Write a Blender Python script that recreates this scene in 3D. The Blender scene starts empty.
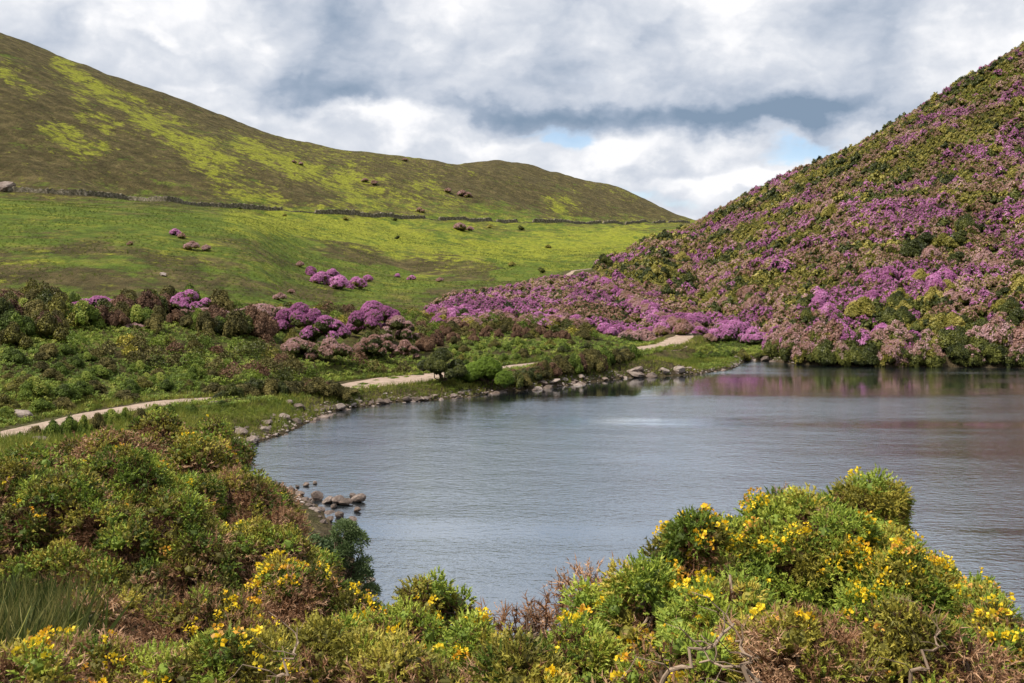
import bpy, math
import numpy as np
R = np.random.RandomState
PI = math.pi
F = 995.0; YH = 285.0; H = 12.0          # focal length in pixels, horizon row, eye height above the lake
scene = bpy.context.scene
C = scene.collection

# ------------------------------------------------------------------ numeric helpers
def sstep(a, b, x):
    t = np.clip((x - a) / (b - a), 0, 1); return t * t * (3 - 2 * t)
_perm = R(7).rand(256, 256)
def vnoise(x, y):
    xi = np.floor(x).astype(int); yi = np.floor(y).astype(int)
    fx = x - xi; fy = y - yi
    fx = fx * fx * (3 - 2 * fx); fy = fy * fy * (3 - 2 * fy)
    g = lambda i, j: _perm[i & 255, j & 255]
    return (g(xi, yi) * (1 - fx) + g(xi + 1, yi) * fx) * (1 - fy) + (g(xi, yi + 1) * (1 - fx) + g(xi + 1, yi + 1) * fx) * fy
def fbm(x, y, s, o=4, seed=0):
    x = np.asarray(x, float) / s + seed * 17.3; y = np.asarray(y, float) / s + seed * 9.1
    a, t, n = 0.5, 0.0, 0.0
    for k in range(o):
        t = t + a * vnoise(x, y); n += a; x = x * 2.03 + 11.7; y = y * 2.03 + 5.3; a *= 0.5
    return t / n
def inpoly(px, py, poly):
    px = np.asarray(px, float); py = np.asarray(py, float)
    r = np.zeros(px.shape, bool); n = len(poly)
    for i in range(n):
        x1, y1 = poly[i]; x2, y2 = poly[(i + 1) % n]
        if y1 == y2: continue
        c = ((y1 > py) != (y2 > py)) & (px < (x2 - x1) * (py - y1) / (y2 - y1) + x1)
        r ^= c
    return r
def segdist(px, py, pts, closed=False):
    d = np.full(np.shape(px), 1e9); n = len(pts)
    for i in range(n if closed else n - 1):
        x1, y1 = pts[i][:2]; x2, y2 = pts[(i + 1) % n][:2]
        dx, dy = x2 - x1, y2 - y1
        t = np.clip(((px - x1) * dx + (py - y1) * dy) / (dx * dx + dy * dy + 1e-9), 0, 1)
        d = np.minimum(d, np.hypot(px - x1 - t * dx, py - y1 - t * dy))
    return d
def water(px, py):                        # where the sight line through a point of the lake meets the water
    Y = H * F / (py - YH); return ((px - 512) / F * Y, Y)
def proj(x, y, z):
    y = np.maximum(y, 0.1); return 512 + F * x / y, YH + F * (H - z) / y

# ------------------------------------------------------------------ terrain
SHORE = [water(*p) for p in [(1024, 368), (960, 367), (900, 367), (840, 366), (790, 364), (772, 361), (745, 361), (735, 368), (700, 374), (655, 377),
         (625, 378), (595, 382), (565, 386), (530, 390), (500, 392), (470, 397), (445, 399), (425, 401), (400, 402), (375, 405), (352, 408), (330, 413),
         (308, 423), (285, 434), (262, 441), (240, 450), (232, 466), (262, 486), (300, 492), (318, 506), (330, 522), (345, 545), (362, 575), (372, 600)]]
SHORE += [(-3, 33), (3, 28), (10, 24), (18, 22), (30, 20), (60, 16), (110, 14), (170, 40), (180, 90), (150, 125), (115, 140)]
def wp(px, Y, z): return ((px - 512) / F * Y, Y, z)
PATH = [wp(-160, 48, 2.6), wp(-60, 57, 2.4), (-0.5146 * 66, 66, 2.1), wp(60, 72.5, 2.1), wp(110, 78, 2.1), wp(160, 84, 2.1), wp(212, 88, 1.9), wp(262, 93, 1.7), wp(310, 98, 1.5),
        wp(360, 105, 1.35), wp(395, 109, 1.35), wp(430, 113, 1.4), wp(462, 117, 1.6), wp(500, 122, 1.8), wp(540, 129, 1.9), wp(575, 136, 2.0),
        wp(610, 143, 2.2), wp(640, 150, 2.4), wp(670, 156, 2.8), wp(686, 166, 3.6), wp(672, 180, 4.6), wp(648, 200, 6.2), wp(628, 220, 8.6), wp(604, 245, 12.2), wp(564, 262, 13.4), wp(573, 276, 16.0), wp(592, 300, 17.0)]
def layby(x, y): return 4.2 * np.exp(-((np.asarray(y, float) - 112) / 6.5) ** 2)
def pathd(x, y):
    d = segdist(x, y, PATH); land = y > np.interp(x, [p[0] for p in PATH[:18]], [p[1] for p in PATH[:18]]); return np.maximum(d - layby(x, y) * land, 0)
COLS = {   # column (pixel) -> ground profile as (distance, row)
 -900: [(66, 460), (110, 190), (330, 20), (520, -240)],
 -300: [(60, 450), (70, 435), (110, 285), (130, 285), (330, 165), (580, -80)],
 0:   [(66, 435), (75, 410), (110, 312), (130, 309), (330, 191), (600, 29)],
 130: [(80, 408), (90, 392), (118, 315), (135, 307), (370, 199), (630, 81)],
 250: [(90, 395), (100, 378), (128, 318), (150, 306), (400, 209), (650, 125)],
 300: [(96, 392), (106, 378), (140, 322), (190, 292), (270, 260), (420, 213), (680, 139)],
 400: [(109, 384), (120, 370), (150, 330), (200, 303), (300, 272), (480, 219), (720, 153)],
 500: [(121, 370), (132, 358), (165, 326), (205, 303), (270, 280), (400, 252), (550, 222), (850, 157)],
 570: [(134, 359), (145, 350), (180, 318), (230, 292), (300, 272), (400, 252), (620, 225), (900, 174)],
 620: [(146, 354), (160, 347), (190, 325), (230, 300), (300, 270), (340, 262), (420, 249), (680, 225), (930, 184)],
 660: [(154, 350), (166, 345), (185, 330), (230, 300), (300, 262), (365, 242), (450, 246), (720, 226), (930, 204)],
 700: [(145, 365), (168, 350), (190, 335), (260, 293), (350, 250), (425, 222), (520, 232), (900, 224)],
 760: [(160, 356), (180, 336), (210, 305), (290, 253), (380, 204), (430, 188), (520, 200), (900, 240)],
 860: [(152, 352), (165, 328), (230, 257), (320, 192), (420, 144), (520, 160), (900, 240)],
 1024: [(148, 350), (160, 325), (215, 255), (310, 155), (410, 48), (520, 70), (900, 220)],
 1300: [(144, 350), (160, 320), (215, 235), (310, 105), (430, -60), (560, -30), (1000, 200)],
 1900: [(140, 350), (160, 310), (215, 210), (310, 60), (430, -120), (560, -60), (1000, 200)]}
LG = np.linspace(math.log(60), math.log(7000), 420)
_cx = np.array(sorted(COLS)); _tab = []
for c in _cx:
    p = COLS[c]; ys = [math.log(a) for a, b in p]; zs = [H - (b - YH) / F * a for a, b in p]
    ya, za = math.exp(ys[-1]), zs[-1]
    if ya < 870: ys += [math.log(ya * 1.12), math.log(1150)]; zs += [za * 0.99, 60.0]
    else: ys += [math.log(ya * 1.12)]; zs += [za * 0.93]
    ys += [math.log(1800), math.log(7000)]; zs += [30.0, 20.0]
    _tab.append(np.interp(LG, ys, zs))
_tab = np.array(_tab); _pc = np.linspace(-900, 1900, 561)
_T = np.array([np.interp(_pc, _cx, _tab[:, j]) for j in range(len(LG))]).T          # [column, distance]
def smooth(a, k, ax):
    w = np.hanning(k + 2)[1:-1]; w /= w.sum(); a = np.moveaxis(a, ax, 0); p = k // 2
    b = np.concatenate([np.repeat(a[:1], p, 0), a, np.repeat(a[-1:], p, 0)]); o = sum(w[i] * b[i:i + len(a)] for i in range(k))
    return np.moveaxis(o, 0, ax)
_T = smooth(smooth(_T, 11, 0), 9, 1)
def _base(px, Y):
    a = np.clip((px + 900) / 5.0, 0, 559.999); b = np.clip((np.log(np.maximum(Y, 1)) - LG[0]) / (LG[1] - LG[0]), 0, len(LG) - 1.001)
    i = a.astype(int); j = b.astype(int); fa = a - i; fb = b - j
    return (_T[i, j] * (1 - fa) + _T[i + 1, j] * fa) * (1 - fb) + (_T[i, j + 1] * (1 - fa) + _T[i + 1, j + 1] * fa) * fb
def far_land(x, y):
    th = np.arctan2(x, y); r = np.hypot(x, y)
    def side(t): 
        t = np.clip(t, math.atan(-1412 / F), math.atan(1388 / F)); return _base(512 + F * np.tan(t), r * np.cos(t))
    w = 0.5 * sstep(PI / 2, PI, np.abs(th))
    return side(th) * (1 - w) + side(-th) * w
def terrain(x, y, detail=True):
    x = np.asarray(x, float); y = np.asarray(y, float); r = np.hypot(x, y)
    far = far_land(x, y)
    n_y = np.interp(np.where(y > 0, y, 0), [0, 5, 13, 20, 30, 45, 66], [10.4, 9.45, 7.8, 6.6, 5.2, 3.6, 2.1])
    n_r = np.interp(np.where(y > 0, y, 0), [0, 5, 8, 13, 20, 28, 66], [10.4, 9.4, 8.8, 6.9, 3.7, 0.3, 0.3]); uu = x / np.maximum(y, 1)
    kk = sstep(-0.25, -0.13, uu) * (y > 0); n_y = n_y * (1 - kk) + n_r * kk
    n_x = 1.0 * sstep(-8, -40, x) * sstep(5, 20, y) * 1.5
    near = n_y + n_x + np.where(y < 0, -y * 0.08, 0)
    w = sstep(52, 74, r); z = near * (1 - w) + far * w
    d = segdist(x, y, SHORE, True); ins = inpoly(x, y, SHORE)
    sl = 0.62 - 0.3 * sstep(2, -10, x) + 0.2 * sstep(100, 150, y) * sstep(10, 40, x)
    dn = d + (fbm(x, y, 3.0, 3, 5) - 0.5) * 1.6 * sstep(0.3, 3, d)
    cap = 0.12 + dn * sl + 0.02 * d * d
    if detail:
        z = z + (fbm(x, y, 9, 3, 1) - 0.5) * 0.7 * sstep(3, 20, r) * (1 + sstep(100, 500, r) * 1.2)
        z = z + (fbm(x, y, 60, 4, 2) - 0.5) * 5.0 * sstep(170, 420, r) + (fbm(x * 0.8 + y * 0.5, y * 0.35, 22, 3, 3) - 0.5) * 3.0 * sstep(170, 400, r)
    z = np.where(z > cap, cap, z); z = np.maximum(z, 0.12)
    # a level bed for the footpath
    pd = segdist(x, y, PATH); 
    if np.any(pd < 9):
        m = pd < 9; bx = x[m] if x.ndim else x; by = y[m] if y.ndim else y
        best = np.full(bx.shape, 1e9); pz = np.zeros(bx.shape)
        for i in range(len(PATH) - 1):
            x1, y1, z1 = PATH[i]; x2, y2, z2 = PATH[i + 1]; dx, dy = x2 - x1, y2 - y1
            t = np.clip(((bx - x1) * dx + (by - y1) * dy) / (dx * dx + dy * dy), 0, 1)
            q = np.hypot(bx - x1 - t * dx, by - y1 - t * dy); k = q < best; best = np.where(k, q, best); pz = np.where(k, z1 + t * (z2 - z1), pz)
        land = by > np.interp(bx, [p[0] for p in PATH[:18]], [p[1] for p in PATH[:18]]); sh = segdist(bx, by, SHORE, True); ww = (1 - sstep(2.4, 6.0, np.maximum(best - layby(bx, by) * 1.1 * land, 0))) * np.where(land, 1, sstep(0.0, 3.2, sh)); zz = z[m] * (1 - ww) + (pz - 0.06) * ww; z = z.copy(); z[m] = zz
    z = np.where(ins, -0.1 - np.minimum(d * 0.25, 3.0), z)
    return z
def ground(x, y): return float(terrain(np.array([x]), np.array([y]))[0])

# ------------------------------------------------------------------ mesh building
class MB:
    def __init__(s): s.v = []; s.f = []; s.n = 0; s.t = []; s.m = []
    def add(s, v, f, tint=0.5, mat=0):
        v = np.asarray(v, float).reshape(-1, 3); f = np.asarray(f, int)
        if len(v) == 0: return
        s.v.append(v); s.f.append(f + s.n); s.n += len(v)
        s.t.append(np.broadcast_to(np.asarray(tint, float), (len(v),))); s.m.append(np.full(len(f), mat, int))
    def mesh(s, name, mats, smooth=False):
        me = bpy.data.meshes.new(name)
        if not s.v: return me
        v = np.concatenate(s.v).astype(np.float32)
        tot = np.concatenate([np.full(len(f), f.shape[1], np.int32) for f in s.f]); loops = np.concatenate([f.ravel() for f in s.f]).astype(np.int32)
        me.vertices.add(len(v)); me.vertices.foreach_set('co', v.ravel())
        me.loops.add(len(loops)); me.loops.foreach_set('vertex_index', loops)
        me.polygons.add(len(tot)); st = np.concatenate([[0], np.cumsum(tot)[:-1]]).astype(np.int32)
        me.polygons.foreach_set('loop_start', st); me.polygons.foreach_set('loop_total', tot)
        me.polygons.foreach_set('material_index', np.concatenate(s.m).astype(np.int32))
        me.polygons.foreach_set('use_smooth', np.full(len(tot), smooth, bool))
        a = me.attributes.new('tint', 'FLOAT', 'POINT'); a.data.foreach_set('value', np.concatenate(s.t).astype(np.float32))
        for m in (mats if isinstance(mats, (list, tuple)) else [mats]): me.materials.append(m)
        me.update(calc_edges=True); return me
def link(name, me, parent=None, loc=None):
    o = bpy.data.objects.new(name, me); C.objects.link(o)
    if parent is not None: o.parent = parent
    if loc is not None: o.location = loc
    return o
def tag(o, label=None, cat=None, group=None, kind=None):
    if label: o['label'] = label
    if cat: o['category'] = cat
    if group: o['group'] = group
    if kind: o['kind'] = kind
    return o
def empty(name, loc): 
    o = bpy.data.objects.new(name, None); C.objects.link(o); o.location = loc; o.empty_display_size = 0.2; return o
def unit(v): return v / (np.linalg.norm(v, axis=-1, keepdims=True) + 1e-9)
def frames(n, rs):                        # rotations taking +Z to each direction, with a random spin
    n = unit(n); a = unit(np.cross(n, rs.normal(size=n.shape))); b = np.cross(n, a)
    return np.stack([a, b, n], axis=-1)
def scatter(mb, tv, tf, P, N, S, rs, tint, mat=0, tt=None):
    M = frames(N, rs); k = len(P)
    if k == 0: return
    S = np.asarray(S, float); S3 = S[:, None, None] if S.ndim == 1 else S[:, None, :]
    v = np.einsum('nij,nmj->nmi', M, tv[None] * S3) + P[:, None, :]
    f = (tf[None] + (np.arange(k) * len(tv))[:, None, None]).reshape(-1, tf.shape[1])
    t = np.repeat(np.broadcast_to(tint, (k,)), len(tv))
    if tt is not None: t = np.clip(t + np.tile(tt, k), 0, 1)
    mb.add(v.reshape(-1, 3), f, t, mat)
def spiny_tuft(rs, shoots=7, spines=20, wid=0.045, spread=0.9):     # a cushion of spiny shoots, unit size
    V = []; T = []
    for i in range(shoots):
        d = unit(np.array([*(rs.normal(size=2) * spread * 0.55), 0.75])); L = rs.uniform(0.75, 1.1)
        for j in range(spines):
            t = rs.uniform(0.15, 1.0); p = d * L * t
            q = unit(d * rs.uniform(0.35, 1.0) + rs.normal(size=3) * 0.55); l = rs.uniform(0.16, 0.32) * (1.15 - 0.4 * t)
            s = unit(np.cross(q, rs.normal(size=3))) * wid * rs.uniform(0.6, 1.1)
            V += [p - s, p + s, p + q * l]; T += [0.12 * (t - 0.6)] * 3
    V = np.array(V); return V, np.arange(len(V)).reshape(-1, 3), np.array(T)
def cushion(rs, shoots=26, spines=13, wid=0.03, low=-0.25, dead=False):   # a rounded clump of short bristly shoots, unit radius
    V = []; T = []
    for i in range(shoots):
        z = low + (1 - low) * (i + 0.5) / shoots; a = i * 2.4 + rs.uniform(-0.4, 0.4); q = math.sqrt(max(0, 1 - z * z)); d = unit(np.array([math.cos(a) * q, math.sin(a) * q, z]) + rs.normal(size=3) * 0.12)
        d2 = unit(d + [0, 0, 0.45]); R0 = rs.uniform(0.8, 1.18); b = d * R0 * 0.48; e = b + d2 * R0 * (0.62 if dead else 0.44); u = unit(np.cross(d2, [0.3, 0.8, 0.1])); w = np.cross(d2, u); cr = 0.040 if dead else 0.075; tt = rs.uniform(-0.16, 0.16)
        ring = [b + d2 * 0.2 + (u * math.cos(k * 2.094) + w * math.sin(k * 2.094)) * cr for k in range(3)]
        for k in range(3): V += [ring[k], ring[(k + 1) % 3], e]; T += [tt - 0.05] * 2 + [tt + 0.05]
        for j in range(spines):
            t = rs.uniform(0.25, 1.0); p = b + (e - b) * t; qd = unit(d2 * (0.35 + 0.7 * t) + rs.normal(size=3) * (0.75 if dead else 0.6)); l = rs.uniform(0.12, 0.22) * (1.6 if dead else 1)
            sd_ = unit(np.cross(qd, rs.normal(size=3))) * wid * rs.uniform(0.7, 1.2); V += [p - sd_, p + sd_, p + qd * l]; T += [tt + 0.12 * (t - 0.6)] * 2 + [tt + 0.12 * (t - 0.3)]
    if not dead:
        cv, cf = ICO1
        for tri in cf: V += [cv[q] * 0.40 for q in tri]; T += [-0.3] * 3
    V = np.array(V); return V, np.arange(len(V)).reshape(-1, 3), np.array(T)
def leaf_tuft(rs, n=14, size=0.42, up=0.5, aspect=0.42):            # a spray of leaves, unit size
    V = []; Fc = []
    for i in range(n):
        q = unit(rs.normal(size=3) * [1, 1, 0.55] + [0, 0, up]); s = unit(np.cross(q, rs.normal(size=3) + [0, 0, 1.5])); c = q * rs.uniform(0.1, 0.75)
        l = size * rs.uniform(0.7, 1.2); k = len(V)
        V += [c, c + q * l * 0.5 + s * l * aspect, c + q * l, c + q * l * 0.5 - s * l * aspect]; Fc.append([k, k + 1, k + 2, k + 3])
    return np.array(V), np.array(Fc), np.zeros(len(V))
def face_tuft(rs, n=6, size=0.45, tilt=0.35, r=0.55):            # leaves that lie roughly along the surface of the shrub, unit size
    V = []; Fc = []
    for i in range(n):
        a = rs.uniform(0, 6.28); q = r * math.sqrt(rs.rand()); c = np.array([math.cos(a) * q, math.sin(a) * q, rs.uniform(-0.15, 0.3) - 0.35 * q]); nn = unit(np.array([0, 0, 1.0]) + np.array([c[0], c[1], 0]) * 0.9 + rs.normal(size=3) * tilt); u = unit(np.cross(nn, rs.normal(size=3))); w = np.cross(nn, u); k = len(V); l = size * rs.uniform(0.7, 1.25)
        V += [c - u * l * 0.5, c - w * l * 0.32, c + u * l * 0.5, c + w * l * 0.32]; Fc.append([k, k + 1, k + 2, k + 3])
    return np.array(V), np.array(Fc), np.zeros(len(V))
def tube(mb, pts, r0, r1, sides=6, tint=0.5, mat=0):
    pts = np.asarray(pts, float); n = len(pts); d = unit(np.gradient(pts, axis=0)); ref = np.array([0.3, 0.9, 0.2])
    a = unit(np.cross(d, ref)); b = np.cross(d, a); r = np.linspace(r0, r1, n)[:, None, None]; th = np.arange(sides) / sides * 2 * PI
    ring = pts[:, None, :] + r * (np.cos(th)[None, :, None] * a[:, None, :] + np.sin(th)[None, :, None] * b[:, None, :])
    f = [[i * sides + j, i * sides + (j + 1) % sides, (i + 1) * sides + (j + 1) % sides, (i + 1) * sides + j] for i in range(n - 1) for j in range(sides)]
    mb.add(ring.reshape(-1, 3), f, tint, mat)
def wiggle(rs, a, b, n=6, amp=0.08):
    t = np.linspace(0, 1, n)[:, None]; p = a * (1 - t) + b * t; L = np.linalg.norm(b - a)
    j = rs.normal(size=(n, 3)) * amp * L; j[0] = 0; j[:, 2] += 0.12 * L * np.sin(t[:, 0] * PI); return p + j * np.minimum(1, t * 3)
def lobes_for(rs, a, b, h, k, rr=(0.28, 0.45)):
    out = []
    for i in range(k):
        th = rs.uniform(0, 2 * PI); q = math.sqrt(rs.uniform(0, 1)); m = min(a, b); r = m * rs.uniform(*rr)
        x = math.cos(th) * q * (a - r * 0.8); y = math.sin(th) * q * (b - r * 0.8)
        top = h * math.sqrt(max(0.05, 1 - 0.75 * q * q)) * rs.uniform(0.82, 1.0); out.append((x, y, max(top - r, r * 0.3), r))
    out.append((0, 0, max(h - m * 0.42, 0.1), m * 0.42)); return np.array(out)
def sample_lobes(rs, L, n, shrink=0.9, zmin=0.03, low=-0.35):
    w = L[:, 3] ** 2; i = rs.choice(len(L), n * 3, p=w / w.sum()); d = unit(rs.normal(size=(n * 3, 3))); d = d[:]; ok = d[:, 2] > low
    i = i[ok]; d = d[ok]; P = L[i, :3] + d * L[i, 3:4]; dist = np.linalg.norm(P[:, None, :] - L[None, :, :3], axis=2) / L[None, :, 3]
    ok = (dist.min(axis=1) > shrink) & (P[:, 2] > zmin); return P[ok][:n], d[ok][:n], i[ok][:n]
def ico(sub=2):
    import bmesh
    bm = bmesh.new(); bmesh.ops.create_icosphere(bm, subdivisions=sub, radius=1.0); bm.verts.ensure_lookup_table()
    v = np.array([x.co[:] for x in bm.verts]); f = np.array([[x.index for x in p.verts] for p in bm.faces]); bm.free(); return v, f
ICO1 = ico(1); ICO2 = ico(2); ICO3 = ico(3)

# ------------------------------------------------------------------ materials
def nt(name):
    m = bpy.data.materials.new(name); m.use_nodes = True; t = m.node_tree; t.nodes.clear(); return m, t
def N(t, typ, **kw):
    n = t.nodes.new(typ)
    for k, v in kw.items():
        if k == 'ins':
            for a, b in v.items(): 
                if isinstance(b, bpy.types.NodeSocket): t.links.new(b, n.inputs[a])
                else: n.inputs[a].default_value = b
        else: setattr(n, k, v)
    return n
def M_(t, op, a, b=None, c=None, clamp=False):
    n = t.nodes.new('ShaderNodeMath'); n.operation = op; n.use_clamp = clamp
    for i, x in enumerate((a, b, c)):
        if x is None: continue
        if isinstance(x, bpy.types.NodeSocket): t.links.new(x, n.inputs[i])
        else: n.inputs[i].default_value = x
    return n.outputs[0]
def mixc(t, f, a, b, mode='MIX'):
    n = t.nodes.new('ShaderNodeMix'); n.data_type = 'RGBA'; n.blend_type = mode
    for s, x in ((n.inputs[0], f), (n.inputs[6], a), (n.inputs[7], b)):
        if isinstance(x, bpy.types.NodeSocket): t.links.new(x, s)
        elif isinstance(x, (int, float)): s.default_value = x
        else: s.default_value = (*x, 1)
    return n.outputs[2]
def ramp(t, f, stops, interp='LINEAR'):
    n = t.nodes.new('ShaderNodeValToRGB'); n.color_ramp.interpolation = interp; e = n.color_ramp.elements
    while len(e) < len(stops): e.new(0.5)
    for i, (p, c) in enumerate(stops): e[i].position = p; e[i].color = (*c, 1)
    t.links.new(f, n.inputs[0]); return n.outputs[0]
def noise(t, vec, scale, detail=4, rough=0.55, dist=0.0):
    n = N(t, 'ShaderNodeTexNoise', ins={'Scale': scale, 'Detail': detail, 'Roughness': rough, 'Distortion': dist})
    if vec is not None: t.links.new(vec, n.inputs['Vector'])
    return n.outputs[0]
def leafmat(name, stops, trans=0.25, rough=0.55, objvar=0.25, spec=0.25):
    m, t = nt(name); a = N(t, 'ShaderNodeAttribute', attribute_name='tint').outputs['Fac']
    oi = N(t, 'ShaderNodeObjectInfo').outputs['Random']; g = N(t, 'ShaderNodeNewGeometry')
    f = M_(t, 'ADD', a, M_(t, 'MULTIPLY', M_(t, 'SUBTRACT', oi, 0.5), objvar))
    col = ramp(t, f, stops)
    p = N(t, 'ShaderNodeBsdfPrincipled', ins={'Base Color': col, 'Roughness': rough, 'Specular IOR Level': spec})
    tr = N(t, 'ShaderNodeBsdfTranslucent', ins={'Color': col}); mx = N(t, 'ShaderNodeMixShader', ins={0: trans}); t.links.new(p.outputs[0], mx.inputs[1]); t.links.new(tr.outputs[0], mx.inputs[2])
    o = N(t, 'ShaderNodeOutputMaterial'); t.links.new(mx.outputs[0], o.inputs[0]); return m
MAT = {}
MAT['gorse'] = leafmat('gorse_green', [(0.0, (0.060, 0.090, 0.016)), (0.35, (0.135, 0.200, 0.030)), (0.65, (0.240, 0.330, 0.045)), (1.0, (0.450, 0.500, 0.080))], 0.16)
MAT['gorse_olive'] = leafmat('gorse_olive', [(0.0, (0.080, 0.072, 0.020)), (0.4, (0.190, 0.180, 0.034)), (0.7, (0.330, 0.300, 0.048)), (1.0, (0.540, 0.450, 0.085))], 0.16)
MAT['dead'] = leafmat('dead_spines', [(0.0, (0.110, 0.055, 0.030)), (0.5, (0.320, 0.170, 0.090)), (1.0, (0.600, 0.380, 0.235))], 0.15)
MAT['yellow'] = leafmat('gorse_blossom', [(0.0, (0.62, 0.36, 0.14)), (0.2, (0.80, 0.42, 0.04)), (0.4, (0.90, 0.60, 0.02)), (1.0, (0.95, 0.76, 0.05))], 0.3, objvar=0.1)
MAT['bark'] = leafmat('gorse_bark', [(0.0, (0.05, 0.035, 0.025)), (0.8, (0.20, 0.14, 0.10)), (1.0, (0.36, 0.27, 0.20))], 0.0, 0.9)
MAT['rhodo_leaf'] = leafmat('rhododendron_leaf', [(0.0, (0.070, 0.078, 0.018)), (0.4, (0.185, 0.180, 0.034)), (0.75, (0.320, 0.285, 0.058)), (1.0, (0.460, 0.390, 0.110))], 0.2, 0.45, 0.5)
MAT['rhodo_dark'] = leafmat('rhododendron_dark_leaf', [(0.0, (0.026, 0.036, 0.010)), (0.5, (0.085, 0.100, 0.022)), (1.0, (0.190, 0.200, 0.042))], 0.2, 0.45, 0.4)
MAT['purple'] = leafmat('rhododendron_bloom', [(0.0, (0.280, 0.090, 0.210)), (0.5, (0.500, 0.175, 0.410)), (1.0, (0.760, 0.370, 0.670))], 0.3, 0.6, 0.5)
MAT['faded'] = leafmat('rhododendron_faded_bloom', [(0.0, (0.270, 0.145, 0.095)), (0.5, (0.420, 0.250, 0.225)), (1.0, (0.600, 0.390, 0.430))], 0.3, 0.6, 0.4)
MAT['heath'] = leafmat('heath_leaf', [(0.0, (0.034, 0.034, 0.012)), (0.5, (0.100, 0.090, 0.028)), (1.0, (0.230, 0.195, 0.060))], 0.15, 0.7, 0.4)
MAT['brown'] = leafmat('brown_heath_leaf', [(0.0, (0.060, 0.030, 0.020)), (0.5, (0.150, 0.084, 0.052)), (1.0, (0.290, 0.175, 0.110))], 0.15, 0.7, 0.4)
MAT['bracken'] = leafmat('bracken_frond', [(0.0, (0.055, 0.080, 0.015)), (0.45, (0.130, 0.190, 0.030)), (0.8, (0.240, 0.310, 0.048)), (1.0, (0.370, 0.390, 0.085))], 0.3, 0.6)
MAT['willow'] = leafmat('willow_leaf', [(0.0, (0.100, 0.160, 0.020)), (0.5, (0.200, 0.300, 0.036)), (1.0, (0.330, 0.430, 0.070))], 0.35, 0.5)
MAT['greywillow'] = leafmat('grey_willow_leaf', [(0.0, (0.045, 0.075, 0.028)), (0.5, (0.110, 0.165, 0.060)), (1.0, (0.230, 0.290, 0.120))], 0.3, 0.5)
MAT['grass'] = leafmat('grass_blade', [(0.0, (0.060, 0.090, 0.014)), (0.5, (0.160, 0.200, 0.028)), (1.0, (0.330, 0.320, 0.070))], 0.35, 0.6)
MAT['darkgrass'] = leafmat('dark_grass_blade', [(0.0, (0.020, 0.032, 0.010)), (0.6, (0.070, 0.095, 0.020)), (1.0, (0.260, 0.235, 0.075))], 0.35, 0.6)

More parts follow.
